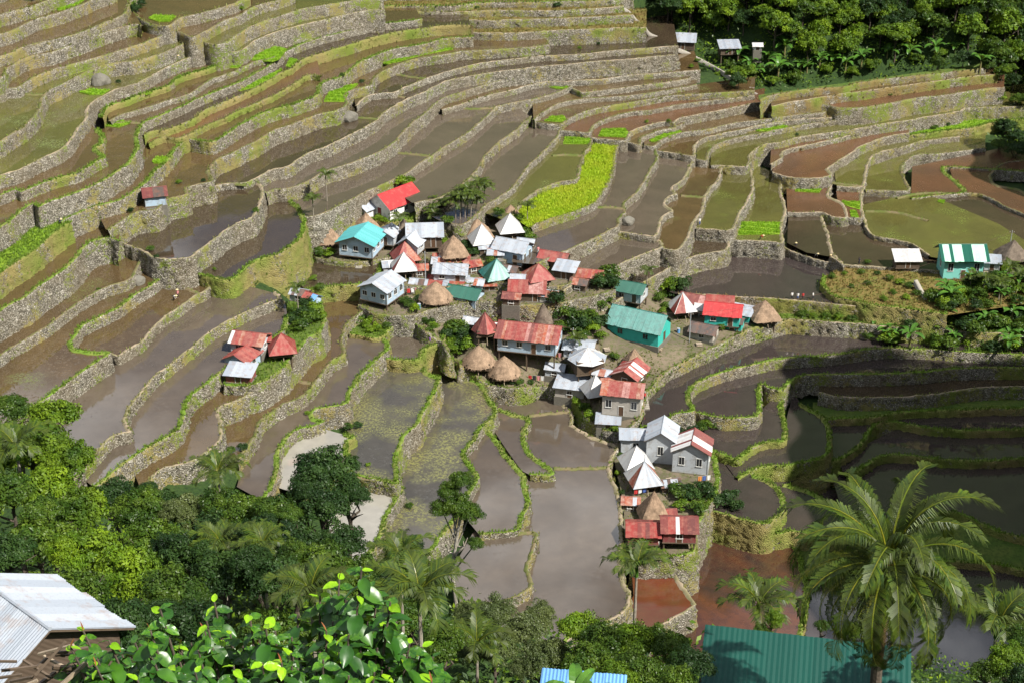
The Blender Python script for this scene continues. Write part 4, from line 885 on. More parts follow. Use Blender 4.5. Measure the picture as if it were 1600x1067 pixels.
G('rusty_shed', 'shed with orange rusty roof half hidden behind the dark tree', (920,440), 5.2, 3.2, 1.7, .7, -14, 'uur', 'wood_wall', win=(1, 0), cat='shed')
P('thatched_hut', 'dark grey thatched hut surrounded by trees', (901,470), 5.2, 3.2, 10, '', 0.45, thatch='thatch_grey', round_=True)
P('thatched_hut', 'tall narrow grey thatched cone below the patched white shed', (849,512), 4.0, 4.0, 10, '', 0.30, thatch='thatch_grey', round_=True)
G('white_shed', 'low shed with white and orange roof behind tall grey thatched cone', (838,490), 4.6, 2.6, 1.5, .5, 0, 'wwuww', 'wood_wall', single=True, win=(0, 0), cat='shed')
P('thatched_hut', 'small slim grey thatched hut beside the dark green roof', (781,492), 3.4, 3.6, 10, '', 0.35, thatch='thatch_grey', round_=True)
P('metal_roof_hut', 'hut with dark red eight-sided cone roof left of the big red house', (758,528), 5.0, 3.3, 10, 'mmrm', 1.2, round_=True)
G('big_red_roofed_house', 'largest village house, streaked red roof over blue and white walls', (828,552), 10.5, 6.0, 2.8, 1.6, -13, 'mrrfruur|rrur', 'bluegrey_wall', stilt=1.6, over=.6, win=(4, 2), door='f')
P('thatched_hut', 'round brown thatched hut standing behind its twin at the pond edge', (748,572), 6.0, 3.2, 0, '', 0.35, thatch='thatch', round_=True)
P('thatched_hut', 'round brown thatched hut nearest the weedy pond, in front of its twin', (788,588), 6.0, 3.2, 0, '', 0.35, thatch='thatch', round_=True)
G('green_roofed_house', 'small stilt house with dark green roof behind the large teal hall', (986,474), 5.0, 4.0, 2.1, 1.0, -24, 'g', 'grey_wall', stilt=1.2, win=(2, 1))
G('teal_hall', 'large teal hall with weathered teal roof and bright gable end', (998,524), 10.0, 6.0, 3.0, 2.1, -27, 't', 'teal_wall', over=.5, win=(2, 0), door='r', doorleaf='door_brown', cat='hall', frame='teal_wall')
P('metal_roof_hut', 'hut with red and white striped pyramid roof by the teal hall', (1065,494), 4.6, 3.2, 14, 'wrwrr', 1.1)
G('red_roofed_house', 'little house with maroon and white striped roof above the striped pyramid', (1083,480), 4.2, 3.6, 1.8, .9, -22, 'mmf', 'wood_wall', win=(2, 0))
G('bright_red_house', 'house with bright red roof and teal walls near the straw hut', (1129,505), 6.4, 4.6, 2.2, 1.3, -13, 'b', 'teal_wall', stilt=.6, win=(2, 1))
G('red_roofed_house', 'darker red gable roof rising behind the bright red roof', (1124,486), 4.6, 3.6, 2.2, 1.0, -8, 'r', 'wood_wall', win=(2, 0))
G('silver_shed', 'silver roofed lean-to between bright red roof and straw hut', (1158,498), 3.8, 3.0, 1.6, .5, -24, 'sss', 'teal_wall', single=True, win=(1, 0), cat='shed')
G('dark_shed', 'dark rusted shed on the bare yard below the bright red roof', (1100,526), 4.4, 3.6, 1.7, .9, -24, 'd', 'concrete_wall', win=(1, 0), door='r', cat='shed')
P('thatched_hut', 'pale straw hut at the right end of the village wall', (1193,501), 5.6, 3.2, 10, '', 0.45, thatch='thatch')
P('metal_roof_hut', 'wide many-sided silver roofed house below the bare yard', (917,582), 7.2, 1.9, 12, 'wswssw', 1.0, round_=True, hw=2.4, cat='house')
G('silver_roofed_house', 'flat blue-silver roof behind the many-sided silver house', (905,552), 5.0, 4.0, 1.8, .6, -10, 's', 'grey_wall', win=(2, 0))
G('grey_shed', 'plain concrete shed with flat grey roof beside the white pyramid', (893,614), 5.2, 3.8, 2.0, .5, -14, 's', 'concrete_wall', single=True, win=(1, 0), door='f', cat='shed')
P('metal_roof_hut', 'white pyramid-roofed hut joined to the red hip-roofed house', (930,624), 4.4, 3.2, 18, 'w', 1.1)
P('thatched_hut', 'orange-brown thatch tip behind the red and white striped gable', (990,578), 4.2, 3.2, 10, '', 0.50, thatch='thatch')
G('striped_roofed_house', 'house with red and white striped gable roof above the footpath', (984,598), 5.0, 4.6, 1.9, 1.2, 62, 'rwr|fr', 'wood_wall', stilt=.6, win=(1, 1), door='l')
G('red_roofed_house', 'two-level house with orange-red roof and stone ground floor', (973,640), 6.6, 4.6, 4.2, 1.3, -12, 'urrfru', 'concrete_wall', win=(3, 1))
G('silver_shed', 'low silver roof among bushes below two-level house', (950,664), 3.6, 2.4, 1.1, .4, -6, 's', 'concrete_wall', single=True, win=(0, 0), cat='shed')
G('grey_metal_house', 'tall grey metal house with white gable roof at the pond bend', (1033,712), 5.2, 4.6, 4.6, 1.5, 80, 's', 'grey_wall', win=(1, 1), door='b')
G('grey_metal_wing', 'lower grey wing joined to the tall grey metal house', (992,702), 4.8, 3.4, 3.2, .8, -2, 's', 'grey_wall', win=(1, 0), door='b')
G('striped_roofed_house', 'two-storey house with maroon and white striped roof over dark water', (1080,728), 4.8, 5.8, 4.2, 1.6, 78, 'mwmm|wwm', 'grey_wall', win=(1, 2), door='b')
P('metal_roof_hut', 'white pyramid-roofed hut against the tall grey metal house', (993,736), 5.0, 3.3, 14, 'w', 1.0)
P('metal_roof_hut', 'grey pyramid-roofed hut with rust streak and finial', (1005,762), 5.2, 3.4, 14, 'sswu', 1.1, apex=.9)
P('thatched_hut', 'orange-brown pointed roof hut above the red shacks', (1020,810), 4.6, 4.2, 10, '', 0.30, thatch='thatch')
G('red_shack', 'stilt shack with mottled red roof nearest the red pond', (1004,848), 4.6, 4.2, 1.6, .9, -3, 'rmr', 'maroon_wall', stilt=1.2, win=(1, 0))
G('red_shack', 'taller stilt shack with red and white patched roof over dark water', (1059,848), 5.0, 4.4, 2.0, 1.2, -2, 'mrmwm|rmr', 'maroon_wall', stilt=1.6, win=(1, 0))
G('red_roofed_house', 'back house of the red cluster on the left grassy island', (392,545), 5.2, 3.8, 2.0, 1.0, -14, 'rwrru', 'grey_wall', win=(2, 1))
G('red_roofed_house', 'middle house with red and white gable on the grassy island', (381,570), 4.4, 4.0, 2.0, 1.0, 66, 'rr', 'bluegrey_wall', win=(1, 1), door='l')
G('silver_lean_to', 'maroon-walled lean-to with silver roof at the foot of the grassy island', (377,592), 4.0, 3.0, 1.5, .5, -10, 's', 'maroon_wall', single=True, win=(0, 0), cat='shed')
P('metal_roof_hut', 'red pyramid-roofed hut on the grassy island', (442,558), 4.6, 2.8, 12, 'r', 1.0)
G('field_shed', 'lone blue-grey shed with maroon checked roof on upper left terraces', (243,318), 3.6, 3.0, 2.1, .9, 16, 'md', 'bluegrey_wall', win=(0, 0), door='b', cat='shed')
G('green_two_storey_house', 'two-storey green house with pale green roof on the right mound', (1498,428), 7.6, 5.2, 4.6, 1.6, 0, 'gpppppg', 'turq_wall', over=.9, win=(3, 1), frame='frame_white')
G('white_shed', 'white sheet-roofed open shed left of the green two-storey house', (1415,418), 4.6, 3.0, 1.6, .9, 0, 'w', 'wood_wall', stilt=.5, single=True, win=(0, 0), cat='shed')
P('thatched_hut', 'grey-brown thatched hut at the right edge beside green house', (1580,408), 6.0, 3.4, 8, '', 0.50, thatch='thatch_grey')
G('grey_shed', 'cluttered small grey shed between green house and thatched hut', (1548,420), 2.8, 2.4, 1.8, .5, -10, 's', 'grey_wall', single=True, win=(0, 0), cat='shed')

# small sheds and lean-tos squeezed between the houses
for u, v, L_, W_, hw, rot, rf, wl, lab in [
 (690,420,3.2,2.4,1.6,-5,'su','grey_wall','small grey shed left of the pointed thatch by the silver wing'), (737,424,3.0,2.4,1.5,20,'ru','wood_wall','small rusty shed right of the plain silver cottage'),
 (742,452,3.4,2.4,1.5,-15,'sus','grey_wall','small patched shed between round thatch and the orange shed'), (795,432,3.2,2.6,1.6,-20,'ds','wood_wall','dark lean-to below the pale pond house'),
 (812,446,3.0,2.2,1.5,-6,'s','grey_wall','silver shed touching the dented red pyramid'), (800,474,3.0,2.4,1.5,-10,'mu','wood_wall','rusty maroon shed left of the red rusty front roof'),
 (858,470,3.0,2.4,1.4,-14,'su','concrete_wall','small shed right of the red rusty front roof'), (738,512,2.8,2.2,1.4,-20,'sw','wood_wall','white and silver shed above the dark red cone hut'),
 (778,520,3.0,2.2,1.4,-12,'rw','wood_wall','tiny red and white shed between dark red cone and big red house'), (868,584,3.2,2.4,1.5,-14,'s','grey_wall','silver lean-to on the slope left of many-sided silver house'),
 (942,592,3.0,2.2,1.4,-20,'su','concrete_wall','little silver shed right of the many-sided silver house'), (952,606,2.8,2.2,1.4,10,'u','wood_wall','rust roofed shed above the orange-red roof'),
 (612,424,3.2,2.6,1.5,12,'ws','grey_wall','whitish shed left of the dirty white pyramid'), (612,446,3.0,2.2,1.4,-8,'us','wood_wall','rust patched shed behind the blue-grey house'),
 (655,430,3.0,2.2,1.5,8,'ru','wood_wall','red shed right of the dirty white pyramid'), (655,452,3.0,2.4,1.4,-12,'sd','wood_wall','dim shed above the big rounded thatch'),
 (1146,512,3.4,2.6,1.6,-20,'td','teal_wall','teal shed with brownish roof below the silver lean-to'), (1098,492,2.8,2.2,1.5,-20,'ws','wood_wall','pale shed between striped pyramid and bright red roof'),
 (905,452,3.0,2.4,1.5,-20,'ud','wood_wall','rusty shed behind the dark tree-shaded thatch'), (1046,764,3.0,2.2,1.3,10,'ds','wood_wall','dark little shed in front of the striped two-storey house'),
 (985,792,2.6,2.2,1.3,-5,'us','wood_wall','rust patched lean-to left of the orange-brown pointed hut'), (1040,812,2.8,2.2,1.4,5,'mr','maroon_wall','maroon lean-to right of the orange-brown pointed hut'),
 (470,468,3.0,2.2,1.4,-20,'swd','grey_wall','tumbledown grey shed at the left end of the village pond'), (488,474,2.4,2.0,1.3,-35,'rl','bluegrey_wall','small red and blue patched hut beside tumbledown shed'),
 (410,540,2.6,2.2,1.4,10,'ru','wood_wall','tiny rusty shed between the island houses and red pyramid'), (760,395,2.8,2.4,1.4,10,'sw','wood_wall','small pale shed below the clean white pyramid'),
 (822,388,3.0,2.2,1.3,-15,'s','wood_wall','low silver shed right of the highest white pyramid'), (775,405,2.8,2.2,1.4,-5,'us','concrete_wall','rust and silver shed left of pale pond house')]:
    G('small_shed', lab, (u, v), L_, W_, hw, .6, rot, rf, wl, win=(1, 0), cat='shed', group='small sheds between the houses', over=.3)
# ------------------------------------------------------------ plants
leafmat('leaves_bright', (.085,.170,.008), (.20,.29,.014), (.034,.075,.008), rough=.5, spec=.22)  # last colour paints shaded gaps into the bright, mid and dark crowns
leafmat('leaves_mid', (.038,.090,.010), (.115,.175,.018), (.018,.045,.008), rough=.4, spec=.22)
leafmat('leaves_dark', (.018,.050,.011), (.050,.095,.018), (.010,.028,.008), rough=.5, spec=.22)
leafmat('leaves_olive', (.085,.115,.030), (.13,.155,.045), (.055,.080,.022), rough=.5)
leafmat('leaves_fig', (.026,.105,.010), (.10,.24,.012), (.016,.060,.010), rough=.34, spec=.4, trans=.22, sc=1.6)
leafmat('leaves_fig_young', (.20,.42,.012), (.30,.50,.02), (.16,.34,.01), rough=.3, spec=.22)
leafmat('leaves_fig_bud', (.30,.085,.03), (.22,.06,.03), (.35,.15,.05), rough=.4)
leafmat('palm_leaf', (.018,.050,.006), (.085,.125,.008), (.035,.045,.008), rough=.48, spec=.28, sc=.9, trans=.16)
leafmat('palm_leaf_yellow', (.16,.17,.010), (.25,.20,.018), (.12,.18,.014), rough=.35, sc=.9)
leafmat('palm_leaf_dead', (.24,.13,.06), (.16,.09,.05), (.3,.19,.1), rough=.7, sc=.9)
leafmat('banana_leaf', (.060,.16,.020), (.10,.22,.028), (.045,.11,.02), rough=.35, spec=.22, sc=1.0)
def barkmat(name, a, b):
    t = NT(name); co = t.obj(); col = t.mix(t.ramp(t.noise(2.2, 4, .7, co=co), [(.38, 0.0), (.65, 1.0)]), a, b); t.bump(t.noise(9, 3, co=co), .6, .04); M[name] = t.fin(col, .9, .2)
barkmat('bark_pale', (.42,.39,.34), (.22,.19,.15)); barkmat('bark_dark', (.10,.08,.06), (.055,.045,.035)); barkmat('bark_palm', (.30,.27,.22), (.17,.14,.11)); barkmat('banana_stem', (.14,.17,.05), (.20,.14,.07))
def leaf_crown(n_leaf, leaf, seed, squash=.85, clumps=34, shell=.75, clump_r=.26, up=.2, lobes=None):
    """unit-radius crown: leaves gathered in clumps with gaps between them -> V,F,tone"""
    rg = np.random.default_rng(seed)
    d = rg.normal(size=(clumps, 3)); d /= np.linalg.norm(d, axis=1)[:, None]
    d[:, 2] = np.where(d[:, 2] < -.35, -d[:, 2]*.5, d[:, 2])
    rad = shell*rg.uniform(.35, 1.08, clumps)**.7
    C = d*rad[:, None]; C[:, 2] *= squash
    cr = clump_r*rg.uniform(.65, 1.35, clumps)
    k = rg.integers(0, clumps, n_leaf)
    o = rg.normal(size=(n_leaf, 3)); o /= np.linalg.norm(o, axis=1)[:, None]; o[:, 2] = np.abs(o[:, 2])*.9-.25
    Pp = C[k]+o*(cr[k]*rg.uniform(.55, 1.05, n_leaf))[:, None]
    nrm = o*.8+d[k]*.3+np.array([0, 0, up])+rg.normal(0, .5, (n_leaf, 3)); nrm /= np.linalg.norm(nrm, axis=1)[:, None]
    t = rg.normal(size=(n_leaf, 3)); t -= nrm*(t*nrm).sum(1)[:, None]; t /= np.linalg.norm(t, axis=1)[:, None]; b = np.cross(nrm, t)
    s = (leaf*rg.uniform(.6, 1.3, n_leaf))[:, None]
    V = np.stack([Pp-t*s, Pp+b*s*.45-nrm*s*.12, Pp+t*s-nrm*s*.25, Pp-b*s*.45-nrm*s*.12], 1).reshape(-1, 3)
    F = np.arange(4*n_leaf).reshape(-1, 4)
    ct = rg.random(clumps); tone = np.clip(ct[k]*.7+rg.random(n_leaf)*.4-.05, 0, 1)
    return V, F, tone
CROWNS = {}
def crown_mesh(key, mat, n_leaf, leaf, seed, **kw):
    V, F, tone = leaf_crown(n_leaf, leaf, seed, **kw)
    o = mesh_np('crown', V, F, M[mat], attr={'tone': ('FACE', tone)}); me = o.data; bpy.data.objects.remove(o); CROWNS[key] = me
for i in range(3):
    crown_mesh(f'bright{i}', 'leaves_bright', 9500, .052, 10+i, clumps=70); crown_mesh(f'mid{i}', 'leaves_mid', 9000, .050, 20+i, clumps=66)
    crown_mesh(f'dark{i}', 'leaves_dark', 9000, .050, 30+i, clumps=66); crown_mesh(f'olive{i}', 'leaves_olive', 13000, .036, 40+i, clumps=80, clump_r=.22)
    for c, m in (('bright', 'leaves_bright'), ('mid', 'leaves_mid'), ('dark', 'leaves_dark')):
        crown_mesh(f'far_{c}{i}', m, 3000, .085, 50+i+len(c), clumps=44, clump_r=.30)
        crown_mesh(f'shrub_{c}{i}', m, 1100, .12, 70+i+len(c), clumps=20, clump_r=.40)
def link(name, me, parent=None, loc=(0, 0, 0), rot=(0, 0, 0), sc=1.0):
    o = bpy.data.objects.new(name, me); COL.objects.link(o); o.location = loc; o.rotation_euler = rot
    o.scale = (sc, sc, sc) if isinstance(sc, (int, float)) else sc
    if parent is not None: o.parent = parent
    return o
def trunk_mesh(h, r, crown_r, bark, limbs=6, seed=0):
    rg = random.Random(seed); V, F = [], []
    def add(a, b, ra, rb):
        v, f = tube(a, b, ra, rb, 7); F.extend([tuple(i+len(V) for i in q) for q in f]); V.extend(v)
    p = Vector((0, 0, -.6)); n = 4
    for i in range(n):
        q = Vector((rg.uniform(-.04, .04)*h, rg.uniform(-.04, .04)*h, h*(i+1)/n)); add(p, q, r*(1-.14*i), r*(1-.14*(i+1))); p = q
    top = p
    for k in range(limbs):
        a = 2*math.pi*k/limbs+rg.uniform(-.4, .4); st = Vector((0, 0, h*rg.uniform(.72, 1.0))); e = st+Vector((math.cos(a)*crown_r*.4, math.sin(a)*crown_r*.4, crown_r*rg.uniform(.2, .5)))
        add(st, e, r*.42, r*.25)
        for _ in range(2): add(e, e+Vector((rg.uniform(-.35, .35), rg.uniform(-.35, .35), rg.uniform(.1, .45)))*crown_r, r*.22, r*.07)
    return V, F
def tree_at(p, base_z, R_, key, label=None, group=None, name='tree', bark='bark_dark', cat='tree', zs=1.0, tr=None):
    """p: crown centre in the world"""
    rz = random.uniform(0, 6.28); h = max(.6, p.z-base_z-.25*R_)
    root = empty(name, (p.x, p.y, base_z)); tag(root, label, cat, group)
    V, F = trunk_mesh(h, tr or max(.07, min(.04*R_+.018*h, .35)), R_, bark, seed=random.randrange(9999)); pyd('trunk', V, F, bark, root)
    link('crown', CROWNS[key], root, (0, 0, p.z-base_z), (random.uniform(-.15, .15), random.uniform(-.15, .15), rz), (R_*random.uniform(.9, 1.1), R_*random.uniform(.9, 1.1), R_*zs))
    for _ in range(random.choice((0, 1, 2)) if R_ > 1.2 else 0):
        a = random.uniform(0, 6.28); q = R_*random.uniform(.45, .62)
        link('crown', CROWNS[key[:-1]+str(random.randrange(3))], root, (math.cos(a)*R_*.75, math.sin(a)*R_*.75, p.z-base_z+random.uniform(-.35, .55)*R_), (0, 0, random.uniform(0, 6.28)), (q*random.uniform(.8, 1.2), q, q*random.uniform(.8, 1.3)))
    return root
def near_tree(u, v, d, rpx, key, label, group=None, **kw):
    p = at_dist(u, v, d); R_ = rpx*d/FOC; bz = min(hill_z(p.x, p.y), p.z-R_*.9)
    return tree_at(p, bz, R_, key, label, group, **kw)
def ground_pt(u, v):
    """where the sight line through a pixel meets terraces or hill"""
    d = Vector([float(q) for q in ray(u, v)]).normalized(); t = 20.0
    g = pix_ground(u, v); tmax = (Vector(g)-Vector((0, 0, CAM_H))).length if g else 900
    while t < tmax:
        q = Vector((0, 0, CAM_H))+d*t
        if q.z < hill_z(q.x, q.y): return q
        t += 1.5
    return Vector(g) if g else None
def shrub(u, v, r, key, label, group, name='shrub', z=None):
    g = ground_pt(u, v)
    if g is None: return
    root = empty(name, (g.x, g.y, g.z-.1)); tag(root, label, 'shrub', group)
    V, F = [], []
    for k in range(4):
        a = random.uniform(0, 6.28); vv, ff = tube((0, 0, -.2), (math.cos(a)*r*.45, math.sin(a)*r*.45, r*.7), .05*r, .02*r, 5); F += [tuple(i+len(V) for i in q) for q in ff]; V += vv
    pyd('stem', V, F, 'bark_dark', root)
    link('foliage', CROWNS[key], root, (0, 0, r*.62), (0, 0, random.uniform(0, 6.28)), (r*random.uniform(.9, 1.15), r*random.uniform(.9, 1.15), r*random.uniform(.7, .95)))
    return root
# ---- palms
def frond_geom(L, droop, nl, lw, ll, curl=.5, rg=random, raised=.6, hang=.55):
    """feathered frond along +x: rachis and leaflets"""
    V, F = [], []; pts = []
    for i in range(13):
        t = i/12; a = raised-droop*t**1.3; pts.append(a)
    p = Vector((0, 0, 0)); path = [p.copy()]
    for i in range(12): p = p+Vector((math.cos(pts[i]), 0, math.sin(pts[i])))*(L/12); path.append(p.copy())
    def at(t):
        k = min(int(t*12), 11); return path[k].lerp(path[k+1], t*12-k), (path[k+1]-path[k]).normalized()
    for i in range(12):
        r0, r1 = .045*L/4.5*(1-i/13), .045*L/4.5*(1-(i+1)/13)
        v, f = tube(path[i], path[i+1], r0, r1, 4); F += [tuple(j+len(V) for j in q) for q in f]; V += v
    nr = len(F)
    for i in range(nl):
        t = .10+.9*i/nl; c, d = at(min(t, .999)); env = math.sin(min(1, t*1.15+.12)*math.pi)**.55 if t < .75 else max(.25, 1-(t-.75)*2.6)
        for s in (-1, 1):
            l = ll*env*rg.uniform(.85, 1.1); side = Vector((0, s, 0)); dirv = (d*(.55+.5*t)+side*(1-.35*t)+Vector((0, 0, .25))).normalized()
            m = c+dirv*l*.5; dn = Vector((0, 0, -1)); e = m+(dirv*.75+dn*hang*rg.uniform(.7, 1.5)).normalized()*l*.5
            w = d.cross(dirv).cross(dirv).normalized()*lw*rg.uniform(.8, 1.2)
            k = len(V); V += [c-w*.4, c+w*.4, m+w, m-w, e]; F += [(k, k+1, k+2, k+3), (k+3, k+2, k+4)]
    return V, F, nr
def frond_mesh(key, mat, **kw):
    V, F, nr = frond_geom(**kw); me = bpy.data.meshes.new('frond'); me.from_pydata(V, [], F); me.materials.append(M[mat]); me.materials.append(M['palm_leaf_yellow'])
    mi = np.zeros(len(F), np.int32); mi[:nr] = 1; me.polygons.foreach_set('material_index', mi)
    a = me.attributes.new('tone', 'FLOAT', 'FACE'); a.data.foreach_set('value', RNG.random(len(F)).astype(np.float32)); CROWNS[key] = me
for i in range(3):
    frond_mesh(f'areca{i}', 'palm_leaf', L=2.1, droop=1.6+.25*i, nl=28, lw=.032, ll=.8, raised=1.0)
    frond_mesh(f'coco{i}', 'palm_leaf', L=4.8, droop=2.1+.35*i, nl=72, lw=.022, ll=1.05, raised=.95-.12*i, hang=1.35)
frond_mesh('coco_y', 'palm_leaf_yellow', L=4.5, droop=1.9, nl=62, lw=.017, ll=.95, raised=.35, hang=1.0)
frond_mesh('coco_d', 'palm_leaf_dead', L=4.0, droop=1.0, nl=44, lw=.03, ll=.75, raised=-.7, hang=1.3)
def areca(base, h, label, group=None, sc=1.0, nf=10, lean=(0, 0), name='areca_palm'):
    root = empty(name, base); tag(root, label, 'palm', group)
    V, F = [], []; n = 6; p = Vector((0, 0, -.8)); top = Vector((lean[0], lean[1], h))
    for i in range(n):
        t = (i+1)/n; q = Vector((lean[0]*t*t, lean[1]*t*t, h*t)); v, f = tube(p, q, .10*sc*(1-.06*i), .10*sc*(1-.06*(i+1)), 7); F += [tuple(j+len(V) for j in x) for x in f]; V += v; p = q
    pyd('trunk', V, F, 'bark_palm', root)
    pyd('crownshaft', *tube(top, top+Vector((0, 0, .7*sc)), .11*sc, .07*sc, 7), 'banana_leaf', root)
    for k in range(nf):
        a = 2*math.pi*k/nf*1.0+random.uniform(-.2, .2); tilt = random.uniform(-.25, .35)
        link('frond', CROWNS[f'areca{k % 3}'], root, top+Vector((0, 0, .6*sc)), (0, tilt, a), sc*random.uniform(.9, 1.1))
    return root
# ---- banana
def banana_leaf_mesh(key):
    V, F = [], []; n = 9; p = Vector((0, 0, 0)); path = [p.copy()]
    for i in range(n): a = 1.1-1.75*((i+.5)/n)**1.2; p = p+Vector((math.cos(a), 0, math.sin(a)))*(2.1/n); path.append(p.copy())
    for i, q in enumerate(path):
        t = i/n; w = .30*math.sin(max(0.0, min(1, t*1.05-.08))*math.pi)**.6+.015; V += [q+Vector((0, -w, .06+.05*random.random())), q, q+Vector((0, w, .06+.05*random.random()))]
    for i in range(n): F += [(3*i, 3*i+1, 3*i+4, 3*i+3), (3*i+1, 3*i+2, 3*i+5, 3*i+4)]
    me = bpy.data.meshes.new('leaf'); me.from_pydata(V, [], F); me.materials.append(M['banana_leaf']); a = me.attributes.new('tone', 'FLOAT', 'FACE'); a.data.foreach_set('value', RNG.random(len(F)).astype(np.float32)); CROWNS[key] = me
for i in range(3): banana_leaf_mesh(f'ban{i}')
def banana(g, sc, label, group=None):
    root = empty('banana_plant', g); tag(root, label, 'banana plant', group); h = 1.7*sc
    pyd('stem', *tube((0, 0, -.4), (0, 0, h), .14*sc, .09*sc, 7), 'banana_stem', root)
    for k in range(7): link('leaf', CROWNS[f'ban{k % 3}'], root, (0, 0, h-.1), (0, random.uniform(-.35, .35), 2*math.pi*k/7+random.uniform(-.3, .3)), sc*random.uniform(.75, 1.1))
    return root
# ------------------------------------------------------------ the wood above the terraces on the right
def wood():
    edge = [(985,-40),(1000,20),(1040,70),(1050,84),(1120,90),(1150,135),(1200,139),(1275,130),(1340,122),(1400,114),(1512,102),(1560,120),(1620,180),(1660,300)]
    poly = np.array(edge+[(1700,300),(1700,-60),(985,-60)]); k = 0; placed = []; tries = 0
    while k < 290 and tries < 4000:
        tries += 1
        u, v = random.uniform(985, 1690), random.uniform(-50, 290)
        if not inpoly(np.array([u]), np.array([v]), poly)[0]: continue
        if v > 150 and u < 1560: continue
        if u < 1205 and v > np.interp(u, [985, 1040, 1060, 1205], [-30, 30, 52, 58]) and v < np.interp(u, [985, 1040, 1205], [30, 90, 112]): continue
        if u < 1035 and v > -10+(u-985)*.9: continue
        g = ground_pt(u, v+4)
        if g is None or any((g.x-a)**2+(g.y-b)**2 < 3.3**2 for a, b in placed): continue
        placed.append((g.x, g.y)); k += 1
        front = v > np.interp(u, [985, 1050, 1150, 1300, 1500, 1700], [0, 60, 110, 105, 85, 200])
        R_ = random.uniform(1.8, 2.8) if front else random.uniform(3.0, 5.2)
        c = random.choice(('far_mid', 'far_bright', 'far_bright', 'far_bright', 'far_mid', 'far_dark'))+str(random.randrange(3))
        tree_at(Vector((g.x, g.y, g.z+R_*(.9 if front else random.uniform(1.0, 1.9)))), g.z, R_, c, 'leafy green tree in the dense wood above the terraces on the right', 'trees of the wood above the terraces', zs=random.uniform(.8, 1.2))
wood()
FOREST_BAN = [(1155,105),(1170,118),(1200,112),(1225,95),(1250,120),(1280,108),(1300,112),(1345,108),(1385,100),(1420,98),(1460,95),(1490,92),(1530,118),(1180,128),(1215,128),(1260,122),(1320,118)]
for u, v in FOREST_BAN:
    g = ground_pt(u, v)
    if g: banana(g, random.uniform(1.5, 2.2), 'banana plant along the lower edge of the wood', 'banana plants edging the wood')
# right-hand green slope and dark corner
for u, v, r, c in [(1545,200,2.6,'dark'),(1570,210,3.2,'dark'),(1590,225,3.0,'dark'),(1560,235,2.4,'mid'),(1585,245,3.0,'dark'),(1600,200,3,'dark'),(1535,150,2.2,'mid'),(1560,160,2.4,'bright'),(1590,165,2.5,'mid'),(1530,175,1.6,'bright')]:
    shrub(u, v, r, f'far_{c}{random.randrange(3)}', 'dark bushy shrub on the slope at the right edge above the fields', 'shrubs on right edge slope')
# ------------------------------------------------------------ thicket on the mound at the right
def thicket():
    k = 0; tries = 0
    poly = np.array([(1435,452),(1460,448),(1545,446),(1560,428),(1600,424),(1660,424),(1660,560),(1500,560),(1430,548),(1360,535),(1350,520),(1400,500),(1445,488)])
    while k < 170 and tries < 4000:
        tries += 1; u, v = random.uniform(1350, 1655), random.uniform(415, 560)
        if not inpoly(np.array([u]), np.array([v]), poly)[0]: continue
        k += 1
        if k % 4 == 0:
            g = ground_pt(u, v)
            if g: banana(g, random.uniform(1.1, 1.6), 'banana plant in the thicket below green two-storey house', 'banana plants in the right thicket')
        else: shrub(u, v, random.uniform(1.3, 2.6), f"shrub_{random.choice(['mid','mid','dark','bright'])}{random.randrange(3)}", 'leafy shrub in the thicket below green two-storey house', 'shrubs of the right thicket')
thicket()
for u, v in [(1515,455),(1535,462),(1560,470),(1590,455),(1575,440),(1600,480)]:
    g = ground_pt(u, v)
    if g: areca(g, random.uniform(1.8, 3.2), 'young palm rising from the thicket below green house', 'young palms in the right thicket', sc=1.25)
# ------------------------------------------------------------ plants in and around the village
for i, (u, v, h) in enumerate([(712,372,6.5),(719,372,7.5),(727,370,7.0),(735,372,7.6),(742,366,6.2),(748,348,7.2),(756,345,6.4),(722,360,6.6),(730,362,7.8),(676,352,3.2),(687,348,3.6),(680,362,2.5)]):
    g = Vector(pix_ground(u, v)); areca(g, h, 'slim areca palm in the clump at the back of the village', 'areca palms behind the village', nf=14, sc=1.3, lean=(random.uniform(-.5, .5), random.uniform(-.4, .4)))
for u, v, h, lab in [(511,315,4.6,'lone areca palm growing behind the open white-railed house'),(490,340,2.8,'short areca palm left of the open white-railed house'),(625,385,5.2,'areca palm between the church and the grey thatched hut'),(467,498,5.0,'dark areca palm on the grassy island left of the village'),(824,345,2.2,'short palm at the corner of the yellow rice field'),(898,560,3.2,'palm beside the big red-roofed house'),(1010,455,3.4,'palm by the small dark green roof')]:
    g = Vector(pix_ground(u, v)); areca(g, h, lab, sc=1.1)
def vil(lst, label, group, sc=1.0):
    for u, v, r, c in lst: shrub(u, v, r*sc, f'shrub_{c}{random.randrange(3)}', label, group)
vil([(455,505,1.5,'dark'),(470,515,1.8,'mid'),(485,505,1.9,'mid'),(492,490,1.8,'bright'),(480,480,1.6,'dark'),(462,490,1.4,'mid'),(475,498,2.0,'dark'),(500,500,1.4,'bright'),(450,520,1.1,'mid')], 'leafy shrub on the grassy island with the red houses', 'shrubs on the grassy island')
vil([(560,505,1.2,'bright'),(572,512,1.3,'bright'),(585,505,1.4,'bright'),(598,500,1.3,'bright'),(590,517,1.2,'bright'),(604,512,1.1,'mid'),(570,500,1.1,'mid'),(578,520,1.0,'bright'),(610,500,1.1,'bright')], 'bright green shrub on the tongue of land below blue-grey house', 'bright shrubs below the blue-grey house')
